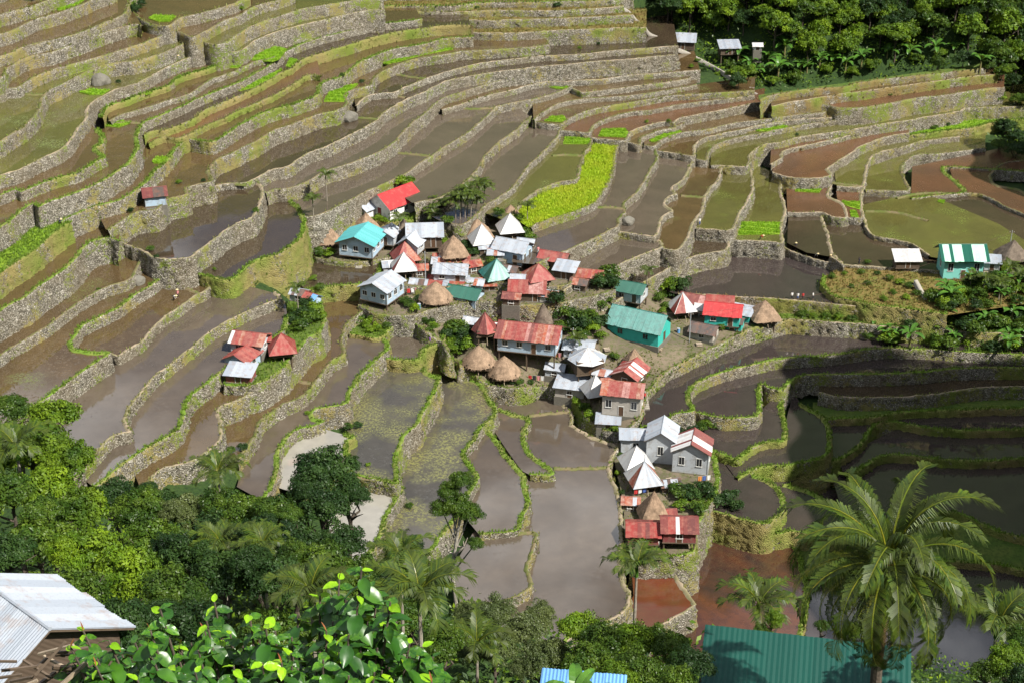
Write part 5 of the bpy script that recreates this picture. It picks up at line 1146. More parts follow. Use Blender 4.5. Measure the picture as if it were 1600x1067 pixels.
vil([(490,438,.9,'bright'),(500,452,1.0,'mid'),(520,455,1.0,'bright'),(540,455,1.0,'bright'),(555,452,.9,'mid'),(570,450,.8,'bright'),(385,440,1.2,'bright'),(402,432,1.3,'bright'),(420,440,1.3,'mid'),(440,432,1.2,'bright'),(455,440,1.0,'mid'),(432,448,1.2,'bright'),(395,446,1.1,'mid'),(370,440,.9,'bright'),(465,418,1.1,'bright'),(480,400,1.0,'mid')], 'green shrub on the bank around the village pond', 'shrubs on the pond bank')
vil([(500,400,1.2,'mid'),(515,402,1.1,'bright'),(490,372,1.1,'mid'),(545,345,1.3,'bright'),(550,355,1.0,'mid'),(540,362,1.0,'bright'),(625,292,1.4,'bright'),(640,290,1.2,'bright'),(612,300,1.0,'mid'),(590,345,.9,'bright'),(600,348,.9,'bright'),(640,345,1.0,'bright'),(655,352,1.1,'mid'),(670,355,1.4,'dark'),(690,360,1.5,'dark'),(662,365,1.4,'dark'),(700,350,1.2,'mid'),(735,350,1.2,'mid'),(770,345,1.4,'mid'),(762,340,1.3,'dark'),(780,338,1.2,'mid'),(685,380,1.1,'mid'),(695,385,1.2,'bright'),(737,400,1.1,'dark'),(730,388,1.2,'dark'),(742,393,1.1,'dark'),(766,410,.9,'mid'),(772,415,.8,'mid'),(820,368,1.1,'mid'),(828,375,1.2,'mid'),(812,345,1.0,'bright')], 'shrub among the upper houses of the village', 'shrubs among the upper houses', 1.25)
vil([(640,480,1.0,'mid'),(650,488,1.0,'bright'),(632,475,.9,'mid'),(655,472,.9,'dark'),(660,505,.9,'mid'),(672,508,.8,'mid'),(712,520,1.6,'mid'),(722,530,1.7,'dark'),(715,540,1.5,'mid'),(730,545,1.4,'bright'),(705,545,1.4,'bright'),(712,556,1.3,'bright'),(700,550,1.0,'bright'),(692,540,1.4,'mid'),(705,562,1.4,'bright'),(715,572,1.2,'mid'),(697,528,1.2,'dark'),(640,500,1.0,'bright'),(655,512,1.1,'mid'),(675,518,1.0,'bright'),(765,478,1.0,'bright'),(757,490,1.1,'mid'),(800,505,1.0,'mid'),(818,500,1.6,'dark'),(806,515,1.3,'dark'),(870,475,1.6,'dark'),(878,490,1.9,'mid'),(868,500,1.6,'dark'),(890,500,1.8,'mid'),(905,515,1.9,'dark'),(915,505,1.7,'mid'),(925,520,1.5,'bright'),(935,510,1.6,'dark'),(910,530,1.3,'mid'),(895,520,1.4,'mid'),(940,530,1.0,'bright'),(880,515,1.3,'mid'),(938,450,1.7,'dark'),(950,440,2.0,'mid'),(945,460,1.9,'dark'),(930,465,1.6,'mid'),(958,450,1.6,'dark'),(960,430,1.4,'mid'),(925,480,1.4,'dark'),(940,480,1.5,'mid'),(915,470,1.2,'mid')], 'dark shrub between the houses in the middle of the village', 'shrubs between the middle houses', 1.35)
vil([(1045,455,1.6,'bright'),(1055,448,1.5,'mid'),(1066,452,1.7,'dark'),(1038,462,1.5,'mid'),(1050,465,1.4,'dark'),(1030,470,1.2,'mid'),(1042,482,1.0,'mid'),(1035,490,.9,'bright'),(1125,515,1.0,'mid'),(1132,508,.9,'dark'),(1215,505,.9,'bright'),(1225,510,.8,'mid'),(1240,505,.8,'bright'),(1255,495,1.0,'mid'),(1270,498,.8,'bright'),(1290,498,.9,'mid'),(1310,500,1.0,'bright'),(1330,502,.9,'mid'),(1280,490,.8,'bright')], 'shrub by the eastern houses and the long pond wall', 'shrubs by the eastern houses', 1.2)
vil([(900,630,1.0,'bright'),(912,640,1.3,'mid'),(920,650,1.3,'bright'),(905,648,1.1,'bright'),(935,658,1.2,'mid'),(928,668,1.3,'bright'),(945,672,1.1,'mid'),(960,672,.9,'bright'),(830,600,.8,'mid'),(812,600,.9,'mid'),(800,600,.7,'dark'),(868,575,1.0,'mid'),(872,585,.9,'bright'),(940,560,.9,'mid'),(960,560,1.1,'mid'),(1010,590,.9,'bright'),(1000,600,.9,'mid'),(1005,580,1.0,'mid'),(760,605,.5,'mid'),(905,615,.6,'mid'),(945,640,.8,'mid')], 'green shrub below the silver roofs and along pond edge', 'shrubs below the silver roofs')
vil([(1060,775,2.0,'mid'),(1080,780,2.2,'dark'),(1100,775,2.1,'dark'),(1120,790,2.3,'dark'),(1140,780,1.8,'dark'),(1090,800,1.8,'mid'),(1115,805,1.5,'dark'),(1065,795,1.4,'bright'),(1150,795,1.5,'dark'),(1070,668,1.6,'mid'),(1080,675,1.7,'dark'),(1095,672,1.5,'mid'),(1105,665,1.4,'bright'),(1060,680,1.2,'dark'),(1120,668,1.2,'mid'),(975,690,.8,'bright'),(968,712,.7,'mid'),(965,740,.7,'bright'),(972,770,.6,'mid')], 'dark bush beside the striped-roofed house and lower dark ponds', 'bushes by the lower ponds')
vil([(1300,435,.9,'mid'),(1320,430,.8,'bright'),(1345,428,.9,'mid'),(1370,430,.8,'mid'),(1390,438,1.0,'mid'),(1405,445,1.1,'bright'),(1420,450,1.1,'mid'),(1395,460,.9,'bright'),(1380,470,.9,'bright'),(1415,468,1.0,'bright'),(1355,445,.8,'mid'),(1330,450,.7,'bright'),(1355,412,.8,'mid'),(1432,462,1.0,'mid')], 'low shrub on the brown grassy mound', 'low shrubs on the mound')
# grass and weeds tufts standing on the terrace walls
WT = [(152,120,1.4),(40,130,1.5),(185,85,1.0),(205,12,2.0),(212,18,2.0),(220,8,1.8),(50,0,1.6),(265,135,1.0),(240,190,.9),(232,190,.9),(385,20,1.4),(375,15,1.2),(595,25,.9),(588,28,.9),(597,26,.9),(730,12,1.3),(745,12,1.2),(440,95,.8),(535,118,.9),(565,128,1.0),(700,92,.7),(670,95,.7),(185,128,.8),(1010,190,.8),(1045,190,.9),(935,195,.8),(870,60,.9),(855,8,1.4),(870,10,1.5),(960,18,1.3),(955,26,1.0),(905,75,.8),(935,68,.7),(990,110,1.0),(975,112,.9),(1080,105,1.1),(1100,112,1.2),(1120,118,1.3),(1140,122,1.2),(1090,95,1.1),(1260,145,.9),(1390,148,.9),(1440,140,1.0),(1245,210,.7),(1430,165,.9),(1330,180,.7),(1450,190,1.0),(1460,200,1.2),(1480,195,1.1),(1500,185,1.2),(1200,170,.9),(1215,168,.8),(280,285,.9),(330,292,.8),(325,297,.9),(345,258,.8),(335,420,.6),(235,390,1.0),(245,402,.8),(318,282,.7),(208,352,1.0),(215,345,.9),(205,330,1.0),(155,452,.6),(135,468,.6),(112,488,.5),(400,330,1.0),(405,345,.9),(400,360,.8),(950,362,.9),(960,357,.9),(945,366,.8),(1185,130,1.3),(530,660,1.0),(545,668,1.2),(560,665,1.1),(520,655,.9),(480,645,.8),(640,700,.6),(575,725,.7),(310,722,1.2),(340,715,1.3),(360,705,1.2),(380,700,1.2),(330,735,1.2),(365,720,1.0),(640,790,.9)]
for u, v, r in WT: shrub(u, v+2, r*.8, f"shrub_{random.choice(['mid','bright','dark'])}{random.randrange(3)}", 'small weed bush rooted in a terrace wall or bund', 'weed bushes on the terrace walls', name='weed_bush')
# ------------------------------------------------------------ trees on the near slope
NL = 'bright-leaved tree of the thick woodland at lower left'; ML = 'dark small-leaved tree of the woodland below the terraces'
for u, v, d, r, c in [(85,655,105,48,'bright'),(45,700,102,60,'bright'),(108,720,100,46,'bright'),(20,640,106,36,'mid'),(70,770,96,62,'bright'),(15,775,95,55,'mid'),(125,800,92,52,'bright'),(60,850,88,60,'mid'),(140,870,84,56,'bright'),(15,870,82,48,'dark'),(120,930,76,60,'mid'),(200,900,80,62,'bright'),(60,940,70,55,'mid')]:
    near_tree(u, v, d, r, c+str(random.randrange(3)), NL, 'bright trees at lower left')
for u, v, d, r, c in [(178,775,100,40,'dark'),(215,800,96,46,'mid'),(255,790,98,38,'dark'),(240,850,90,54,'mid'),(300,800,96,44,'olive'),(290,870,86,56,'dark'),(350,790,95,40,'mid'),(345,830,92,48,'dark'),(385,800,92,42,'mid'),(400,850,88,52,'dark'),(430,800,90,44,'mid'),(460,850,86,52,'dark'),(350,900,80,60,'dark'),(270,930,74,56,'mid'),(430,910,78,58,'dark'),(500,880,82,50,'mid'),(540,850,86,40,'dark'),(560,900,80,46,'mid'),(610,910,80,40,'dark'),(640,860,92,30,'dark'),(300,980,64,60,'dark'),(420,990,60,60,'mid'),(190,985,62,60,'dark'),(540,980,66,54,'dark'),(640,970,72,46,'mid'),(690,1010,66,46,'mid')]:
    near_tree(u, v, d, r, c+str(random.randrange(3)), ML, 'dark trees below the terraces')
for u, v, d, r in [(510,735,92,52),(480,765,91,38),(545,770,91,40),(505,800,90,50)]:
    near_tree(u, v, d, r, 'dark'+str(random.randrange(3)), 'tall glossy dark green tree standing against the white pond', 'glossy dark trees by the white pond')
st_ = near_tree(712, 790, 98, 30, 'mid0', 'slender tall tree with pale forked trunk rising over the grey ponds', None, bark='bark_pale', tr=.2)
for u, v, r in ((690,795,22), (735,802,26), (722,752,24), (742,850,17), (700,768,22)):
    q = at_dist(u, v, 98)-st_.location; link('crown', CROWNS['mid'+str(random.randrange(3))], st_, q, (0, 0, random.uniform(0, 6.28)), r*98/FOC)
    pyd('limb', *tube((0, 0, max(1.5, q.z-2.6)), q, .07, .03, 6), 'bark_pale', st_)
for u, v, d, r in [(775,960,84,42),(820,985,80,46),(770,1010,72,48),(845,960,84,30),(850,1030,66,50),(730,960,86,32)]:
    near_tree(u, v, d, r, 'olive'+str(random.randrange(3)), 'feathery olive-green bush in front of the grey pond', 'feathery olive bushes', name='bush', cat='bush')
for u, v, d, r, c in [(905,985,66,40,'bright'),(945,1000,64,44,'mid'),(985,1005,64,42,'bright'),(920,1040,58,48,'mid'),(1020,1000,66,38,'mid'),(1050,1015,64,40,'mid'),(1000,1050,56,48,'mid'),(1080,1040,58,40,'dark'),(960,1070,52,44,'bright'),(1060,1075,52,44,'mid')]:
    near_tree(u, v, d, r, c+str(random.randrange(3)), 'rounded green bush left of the large green roof', 'green bushes left of the green roof', name='bush', cat='bush')
for u, v, d, r, c in [(1575,1030,52,34,'bright'),(1600,1000,55,30,'mid'),(1540,1050,52,30,'mid'),(1600,1070,48,40,'dark'),(1210,968,75,18,'bright'),(1190,985,75,16,'mid'),(1330,985,74,20,'bright'),(1285,978,75,16,'mid')]:
    near_tree(u, v, d, r, c+str(random.randrange(3)), 'small leafy bush behind or right of the large green roof', 'leafy bushes by the green roof', name='bush', cat='bush')
# palms of the near slope
def near_palm(u, v, d, label, sc, h=None, group=None, nf=11):
    p = at_dist(u, v, d); bz = min(hill_z(p.x, p.y), p.z-2) if h is None else p.z-h
    return areca((p.x, p.y, bz), p.z-bz-.6*sc, label, group, sc=sc, nf=nf)
near_palm(340,738,100,'yellow-green areca palm with thin pale trunk above the woodland',1.05,8)
near_palm(345,850,86,'palm with drooping fronds in the middle of dark woodland',1.0,4)
near_palm(410,850,84,'half hidden palm in the dark woodland right of the drooping palm',.85,4)
near_palm(25,700,98,'palm frond crown poking out of the far left bright tree',1.3,7)
near_palm(995,885,110,'slim areca palm with white trunk before the red pond',1.35,6.5)
near_palm(1185,945,82,'short areca palm between orange pond and coconut palm',1.2,5)
near_palm(485,925,60,'dark feathery palm behind the big-leaved tree',.95,5)
near_palm(625,870,62,'upright palm right behind the big-leaved tree',.75,4)
near_palm(655,925,48,'large palm with long combed fronds beside the big-leaved tree',.9,5,nf=13)
near_palm(1560,975,60,'small palm right of the coconut palm',1.0,5)
near_palm(745,1005,70,'little palm among the olive bushes',.9,4)
# ------------------------------------------------------------ coconut palm
def coconut():
    p = at_dist(1388, 885, 56); bz = hill_z(p.x, p.y); h = p.z-bz
    root = empty('coconut_palm', (p.x, p.y, bz)); tag(root, 'big coconut palm with drooping fronds in front of the green roof', 'palm')
    V, F = [], []; q0 = Vector((.5, .3, -1))
    for i in range(12):
        t = (i+1)/12; q = Vector((.5*(1-t)**2, .3*(1-t)**2, h*t)); v, f = tube(q0, q, .26-.008*i, .252-.008*i, 10); F += [tuple(j+len(V) for j in x) for x in f]; V += v; q0 = q
    pyd('trunk', V, F, 'bark_dark', root)
    top = Vector((0, 0, h)); n = 42
    for k in range(n):
        a = k*2.399963; tier = k/n
        key = f'coco{0 if tier < .3 else 1 if tier < .65 else 2}'
        if k in (17, 21, 24, 27, 30, 33): key = 'coco_y'
        tilt = -.5+1.55*tier+random.uniform(-.12, .12)
        link('frond', CROWNS[key], root, top+Vector((math.cos(a)*.12, math.sin(a)*.12, .35-.5*tier)), (random.uniform(-.25, .25), tilt, a), random.uniform(.86, 1.0))
    for a in (-2.2, -1.4, -.7, 4.0): link('dead_frond', CROWNS['coco_d'], root, top+Vector((0, 0, -.3)), (0, .35, a), random.uniform(.75, .95))
    for a in (-1.9, -1.2, -2.6): pyd('flower_stalk', *tube(top+Vector((0, 0, .1)), top+Vector((math.cos(a)*.5, math.sin(a)*.5, .35)), .05, .02, 5), 'leaves_fig_bud', root)
    for k in range(7):
        a = k*.9; bm = bmesh.new(); bmesh.ops.create_uvsphere(bm, u_segments=8, v_segments=6, radius=.13); me = bpy.data.meshes.new('coconut'); bm.to_mesh(me); bm.free(); me.materials.append(M['banana_stem']); link('coconut', me, root, top+Vector((math.cos(a)*.36, math.sin(a)*.36, -.25-.1*(k % 2))), (0, 0, 0), (1, 1, 1.25))
coconut()
# ------------------------------------------------------------ big-leaved tree at the bottom of the picture
def fig_leaf(mat, key):
    n = 8; V, F = [], []
    for i in range(n+1):
        t = i/n; w = .30*math.sin(math.pi*t**.85)**.8 if 0 < t < 1 else 0.01; z = -.28*t*t
        V += [(t, -w, z+.10*w+.02*math.sin(i*2.1)), (t, -w*.5, z-.02), (t, 0, z-.03), (t, w*.5, z-.02), (t, w, z+.10*w+.02*math.cos(i*2.1))]
    for i in range(n):
        for j in range(4): F.append((5*i+j, 5*i+j+1, 5*i+j+6, 5*i+j+5))
    me = bpy.data.meshes.new('leaf'); me.from_pydata(V, [], F); me.materials.append(M[mat]); a = me.attributes.new('tone', 'FLOAT', 'FACE'); a.data.foreach_set('value', np.full(len(F), random.random(), np.float32))
    me.polygons.foreach_set('use_smooth', np.ones(len(F), bool)); CROWNS[key] = me
for i in range(5): fig_leaf('leaves_fig', f'fig{i}')
for i in range(2): fig_leaf('leaves_fig_young', f'figy{i}')
fig_leaf('leaves_fig_bud', 'figb')
def fig_tree():
    c0 = at_dist(430, 1100, 27); bz = hill_z(c0.x, c0.y)-1
    root = empty('big_leaved_tree', (c0.x, c0.y, bz)); tag(root, 'big-leaved glossy green tree with rust-red shoots nearest the camera', 'tree'); o0 = Vector((c0.x, c0.y, bz))
    shoots = [(110,1010),(105,1050),(150,1040),(190,1020),(235,985),(240,1030),(280,1010),(285,1060),(335,940),(320,985),(345,1030),(390,960),(400,1010),(380,1055),(430,985),(440,1035),(465,960),(475,1005),(490,1050),(500,930),(520,970),(530,1015),(545,1055),(565,885),(560,930),(575,970),(590,1010),(585,1050),(610,940),(620,985),(630,1030),(650,1065),(660,1010),(690,1045),(215,1062),(160,1070),(340,1068),(430,1068),(250,950),(530,905),(130,985),(170,1000),(205,1045),(265,1040),(310,1015),(305,1050),(360,990),(365,1040),(410,1035),(415,975),(455,1020),(460,1060),(505,1030),(510,985),(545,990),(550,945),(600,975),(605,1035),(640,1005),(675,1065),(570,1030),(515,1065)]
    extra = []
    for u, v in shoots[:]:
        for _ in range(2 if v > 960 else 1):
            u2, v2 = u+random.uniform(-32, 32), v+random.uniform(4, 60)
            if v2 < 1090 and u2 < 700: extra.append((u2, v2))
    V, F = [], []; LV = []
    for si, (u, v) in enumerate(shoots+extra):
        deep = si >= len(shoots); tip = at_dist(u, v, 28+random.uniform(-2.2, 2.2)+(1067-v)*.012+(1.6 if deep else 0))-o0; mid = Vector((tip.x*.55, tip.y*.55+.3, tip.z*.6))
        for a, b, r0, r1 in ((Vector((0, 0, 0)), mid, .10, .06), (mid, tip, .06, .018)):
            vv, ff = tube(a, b, r0, r1, 6); F += [tuple(i+len(V) for i in q) for q in ff]; V += vv
        ax = ((tip-mid).normalized()+Vector((0, 0, .5))).normalized(); nlf = 11
        for k in range(nlf):
            t = k/nlf; pos = tip-ax*(.8*t); a = k*2.4+si
            young = k <= 1 and random.random() < (.1 if deep else .5); key = f'figy{k % 2}' if young else f'fig{random.randrange(5)}'
            s = (.22+.24*min(1, t*1.8))*random.uniform(.7, 1.25)
            LV.append((0 if not deep else 1, key, pos, (random.uniform(-.6, .6), -.25+.95*t+random.uniform(-.25, .35), a), s))
        if not deep and random.random() < .4: link('shoot', CROWNS['figb'], root, tip, (random.uniform(-1, 1), -1.35+random.uniform(-.2, .2), si), (.19, .06, .1))
    pyd('branch', V, F, 'bark_dark', root)
    random.shuffle(LV); LV.sort(key=lambda q: (q[0], -q[4]))
    for _, key, pos, rot, s in LV[:290]: link('leaf', CROWNS[key], root, pos, rot, s)
    from mathutils import Euler
    bag = {}
    for _, key, pos, rot, s in LV[290:]:
        mt = Matrix.Translation(pos) @ Euler(rot).to_matrix().to_4x4() @ Matrix.Scale(s, 4); me = CROWNS[key]; vv, ff = bag.setdefault(key[:4], ([], []))
        n0 = len(vv); vv.extend([mt @ q.co for q in me.vertices]); ff.extend([tuple(n0+i for i in f.vertices) for f in me.polygons])
    for key, (vv, ff) in bag.items():
        o = pyd('leaves', vv, ff, 'leaves_fig_young' if key == 'figy' else 'leaves_fig', root, tone='r'); o['kind'] = 'stuff'
fig_tree()
for (u, v, d, s) in [(900,1075,40,.62),(872,1082,40,.5),(928,1082,41,.55)]:
    p = at_dist(u, v, d); banana(p-Vector((0, 0, 1.4)), s, 'banana plant with tall leaves at the bottom edge before blue roof', 'banana plants at bottom edge')

# undergrowth that covers the ground of the near slope and of the wood
def undergrowth(name, pts, mat, leaf, per):
    P_ = np.repeat(np.array(pts), per, 0); n = len(P_); P_ = P_+RNG.normal(0, 1, (n, 3))*np.array([.9, .9, .45])*(leaf*3.2); P_[:, 2] += leaf*2.2
    nrm = RNG.normal(0, .55, (n, 3))+np.array([0, -.25, 1]); nrm /= np.linalg.norm(nrm, axis=1)[:, None]; t = RNG.normal(size=(n, 3)); t -= nrm*(t*nrm).sum(1)[:, None]; t /= np.linalg.norm(t, axis=1)[:, None]; b = np.cross(nrm, t); s = (leaf*RNG.uniform(.6, 1.3, n))[:, None]
    V = np.stack([P_-t*s, P_+b*s*.45-nrm*s*.1, P_+t*s-nrm*s*.25, P_-b*s*.45-nrm*s*.1], 1).reshape(-1, 3)
    o = mesh_np(name, V, np.arange(4*n).reshape(-1, 4), M[mat], attr={'tone': ('FACE', RNG.random(n))}); tag(o, kind='stuff'); return o
near_pts = []; 
for _ in range(5200):
    x, y = random.uniform(-60, 45), random.uniform(14, 125); z = hill_z(x, y); u, v = project((x, y, z+1))
    if -80 < u < 1680 and 560 < v < 1180: near_pts.append((x, y, z+random.uniform(-.2, 1.2)))
for i, m in enumerate(('leaves_mid', 'leaves_dark', 'leaves_bright')): tag(undergrowth('undergrowth', near_pts[i::3], m, .20, 24), 'leafy undergrowth covering the near slope under the trees', 'undergrowth', 'undergrowth of the near slope')
far_pts = []
for _ in range(9000):
    x, y = random.uniform(15, 190), random.uniform(340, 520); u, v = project((x, y, hill_z(x, y)+1))
    if 960 < u < 1660 and -40 < v < 330 and floor_at(x, y) is None and v < np.interp(u, [960, 1000, 1050, 1150, 1200, 1340, 1512, 1545, 1600], [-10, 25, 75, 128, 140, 126, 104, 190, 320]): far_pts.append((x, y, hill_z(x, y)))
for i, m in enumerate(('leaves_mid', 'leaves_bright')): tag(undergrowth('undergrowth', far_pts[i::2], m, .42, 12), 'leafy undergrowth between the trees of the upper wood', 'undergrowth', 'undergrowth of the upper wood')
# ------------------------------------------------------------ seedling beds
BEDS = [("at the very top edge near the left corner", '80,12 95,1 132,1 125,6 105,16 90,17'), ("in the small rounded pond near the top left", '232,30 240,24 276,26 265,35 248,35'),
 ("beside the dark boulder on the left slope", '124,145 140,140 172,141 160,149 140,149'), ("tiny sliver on a weedy bund of the left slope", '223,147 240,141 246,142 228,149'),
 ("narrow, end of a bund left of the two largest upper beds", '357,107 372,93 388,92 372,107'), ("wedge-shaped, at the head of a brown pond on the left slope", '165,198 178,188 208,192 185,200'),
 ("long curved strip under the large upper bed", '362,142 400,128 440,108 440,113 400,137 375,143'), ("large and square, below the long pale wall of the upper slope", '393,95 400,82 425,73 448,77 437,93 425,97'),
 ("small square next to the large upper one", '447,105 452,92 465,94 457,107'), ("thin strip running up to the grassy corner near top centre", '476,59 510,50 545,42 572,37 565,43 530,52 500,61'),
 ("four-row, on the stone bastion left of centre", '506,160 512,147 528,135 560,132 545,145 538,160'), ("long arc with dark posts, upper centre", '596,100 615,90 650,82 700,74 708,78 660,87 625,97 605,101'),
 ("short, upper right of centre at a wall corner", '858,137 868,132 890,132 888,140 870,140'), ("small, just above the striped bed by the yellow field", '850,190 862,182 882,182 885,188 878,192'),
 ("striped square touching the yellow rice field", '880,226 884,209 920,209 923,226'), ("broad, right above the top of the yellow rice field", '935,214 940,203 975,201 982,207 978,216'),
 ("slim strip along a curved wall right of the yellow field", '1014,221 1035,210 1062,205 1066,208 1035,219 1020,223'), ("low wide one under the brown wooded wall", '1171,203 1200,195 1232,198 1210,206 1185,206'),
 ("five-row, by the junction of red-brown ponds", '1180,267 1187,250 1200,246 1222,248 1218,267'), ("largest of the lower right, bordering the big dark pond", '1152,368 1158,347 1222,349 1219,367'),
 ("floating patch in the dim pond of the right fields", '1242,300 1246,293 1285,294 1280,302'), ("thin strip at the back of the dim pond", '1262,288 1265,282 1297,282 1296,288'),
 ("curved, under the red-brown square pond", '1312,318 1318,315 1344,316 1345,329 1330,325'), ("small upright one beside the lily pond", '1330,342 1328,329 1338,330 1342,342'),
 ("pale oval islet in the left slope pond", '237,253 245,246 258,246 265,250 255,257 240,256'), ("tiny yellow patch among the dry right fields", '1465,316 1468,312 1477,314 1474,319')]
for k, (where, pts) in enumerate(BEDS):
    P_ = np.array([tuple(map(float, q.split(','))) for q in pts.split()]); c = P_.mean(0); g = pix_ground(*c)
    if g is None: continue
    z = g[2]; X, Y = at_z(P_[:, 0], P_[:, 1], z); poly = np.stack([X, Y], 1); n = len(poly)
    o = pyd('seedling_bed', [(a, b, z+.10) for a, b in poly]+[(a, b, z-.1) for a, b in poly], [tuple(range(n)) if np.sum(poly[:, 0]*np.roll(poly[:, 1], -1)-np.roll(poly[:, 0], -1)*poly[:, 1]) > 0 else tuple(range(n))[::-1]]+[(i, (i+1) % n, n+(i+1) % n, n+i) for i in range(n)], 'lime_grass_ground')
    tag(o, 'lime rice seedling bed '+where, 'seedling bed', 'rice seedling beds')
    lo, hi = poly.min(0), poly.max(0); m = int((hi-lo)[0]*(hi-lo)[1]*22); px, py = RNG.uniform(lo[0], hi[0], m), RNG.uniform(lo[1], hi[1], m)
    ax = poly[1]-poly[0]; ax = ax/np.linalg.norm(ax); row = ((px-lo[0])*ax[0]+(py-lo[1])*ax[1]) % 2.3
    ok = inpoly(px, py, poly) & (row > .5)
    if ok.sum():
        V, F = tufts(np.c_[px[ok], py[ok], np.full(ok.sum(), z+.08)], None, .30, .12, .07)
        s_ = mesh_np('rice_seedlings', V, F, M['rice_blades_lime'], None, o, attr={'tone': ('FACE', RNG.random(len(F)))}); s_['kind'] = 'stuff'
# ------------------------------------------------------------ low dikes that divide ponds
DIKES = ['33,147 55,148 72,147', '180,193 200,191 222,193', '250,216 270,218 290,218', '620,239 645,241 672,244', '688,166 730,170 772,169', '558,184 575,185 592,187', '588,145 610,148 634,153', '614,115 640,120 664,123', '863,243 885,242 910,243', '930,324 955,324 978,327', '1063,306 1082,307 1102,309', '826,649 860,645 895,643', '864,731 910,731 952,729', '1234,334 1258,333 1280,333', '338,289 360,287 386,288', '256,443 285,448 312,460', '443,595 465,595 487,598', '1350,298 1385,299 1420,298', '262,417 300,428 350,437', '1352,330 1400,332 1450,345', '1160,376 1222,379', '545,742 590,748 625,752', '1400,310 1440,302 1500,303', '770,680 790,705 802,722', '1300,285 1325,289 1350,291', '1225,290 1260,289 1298,290']
for pts in DIKES:
    c = catmull([tuple(map(float, q.split(','))) for q in pts.split()]); mid = c[len(c)//2]; g = pix_ground(mid[0], mid[1]+2)
    if g is None: continue
    z = g[2]; X, Y = at_z(c[:, 0], c[:, 1], z+.15); P_ = resample(np.stack([X, Y], 1), .5); n = len(P_); P_ += RNG.normal(0, .06, P_.shape)
    tg = np.gradient(P_, axis=0); tg /= np.linalg.norm(tg, axis=1)[:, None]+1e-9; nr = np.stack([-tg[:, 1], tg[:, 0]], 1)
    rows = [(-.45, -.1), (-.25, .22), (.25, .24), (.45, -.1)]; Gd = np.zeros((n, 4, 3))
    for k, (o_, dz) in enumerate(rows): Gd[:, k, :2] = P_+nr*(o_+RNG.normal(0, .05, n))[:, None]; Gd[:, k, 2] = z+dz+RNG.normal(0, .03, n)
    I = np.arange(4*n).reshape(n, 4); F = np.stack([I[:-1, 1:], I[:-1, :-1], I[1:, :-1], I[1:, 1:]], -1).reshape(-1, 4)
    dk = mesh_np('earth_dike', Gd.reshape(-1, 3), F, M['bund_dry']); tag(dk, kind='structure')
    V, Fg = tufts(np.c_[P_, np.full(n, z+.2)][::2], None, .35, .25, .06); o = mesh_np('grass_fringe', V, Fg, M['grass_blades_lush'], None, dk, attr={'tone': ('FACE', RNG.random(len(Fg)))}); o['kind'] = 'stuff'
# ------------------------------------------------------------ footpaths
def path_strip(name, pts, wdt, mat, step=False):
    c = catmull([tuple(map(float, q.split(','))) for q in pts.split()], 4); ds = np.array([(ground_pt(u, v)-Vector((0, 0, CAM_H))).length for u, v in c]); ds = smooth1(smooth1(ds, 21), 15)-.15; W3 = np.array([tuple(at_dist(u, v, d_)) for (u, v), d_ in zip(c, ds)])
    W3[:, 2] = smooth1(W3[:, 2], 5)+.25; W3[:, 0] = smooth1(W3[:, 0], 3); W3[:, 1] = smooth1(W3[:, 1], 3)
    tg = np.gradient(W3[:, :2], axis=0); tg /= np.linalg.norm(tg, axis=1)[:, None]+1e-9; nr = np.stack([-tg[:, 1], tg[:, 0]], 1)*wdt/2; n = len(W3)
    V = np.zeros((n, 4, 3)); V[:, 0, :2] = W3[:, :2]-nr; V[:, 1, :2] = W3[:, :2]-nr*.98; V[:, 2, :2] = W3[:, :2]+nr*.98; V[:, 3, :2] = W3[:, :2]+nr
    for k, dz in enumerate((-1.0, .05, .05, -1.0)): V[:, k, 2] = W3[:, 2]+dz
    I = np.arange(4*n).reshape(n, 4); F = np.stack([I[:-1, 1:], I[:-1, :-1], I[1:, :-1], I[1:, 1:]], -1).reshape(-1, 4)
    tag(mesh_np(name, V.reshape(-1, 3), F, M[mat]), kind='structure')
path_strip('footpath', '965,10 985,20 995,35 1007,38 1012,52 1035,62 1045,72 1072,82 1100,97 1132,115 1162,137 1185,150', .4, 'cement')
path_strip('footpath', '1430,438 1440,458 1448,472 1455,490', .8, 'cement')
# ------------------------------------------------------------ poles and cables
def pole(u, v, h, label):
    g = Vector(pix_ground(u, v)); root = empty('utility_pole', g); tag(root, label, 'pole'); pyd('post', *tube((0, 0, -.5), (0, 0, h), .10, .07, 8), 'grey_metal', root)
    boxes('crossarm', [(-.5, .5, -.04, .04, h-.45, h-.35)], 'post_wood', root)
    for s in (-.4, 0, .4): pyd('insulator', *tube((s, 0, h-.35), (s, 0, h-.2), .04, .03, 6), 'frame_white', root)
    return g+Vector((0, 0, h-.25))
t1 = pole(1576, 398, 5.2, 'grey utility pole beside the thatched hut at the right edge'); t2 = pole(1077, 534, 6.0, 'grey utility pole on the bare yard by the teal hall'); t3 = pole(665, 440, 6.0, 'grey utility pole in front of the wide silver-roofed house'); t4 = pole(895, 548, 4.6, 'thin pole beside the big red-roofed house')
def cable(a, b, sag, label, off=0):
    pts = [a.lerp(b, i/24)-Vector((0, 0, sag*4*(i/24)*(1-i/24))) for i in range(25)]
    o = tubes('power_cable', [(pts[i], pts[i+1], .022, .022, 4) for i in range(24)], 'dark_sheet', None); tag(o, label, 'cable')
cable(t1, t2, 3.0, 'thin power cable sagging from the right edge pole over the big pond'); cable(t2, t3, 3.0, 'thin power cable above the village roofs'); cable(t3, t4, 1.5, 'short power cable to pole by the big red roof')
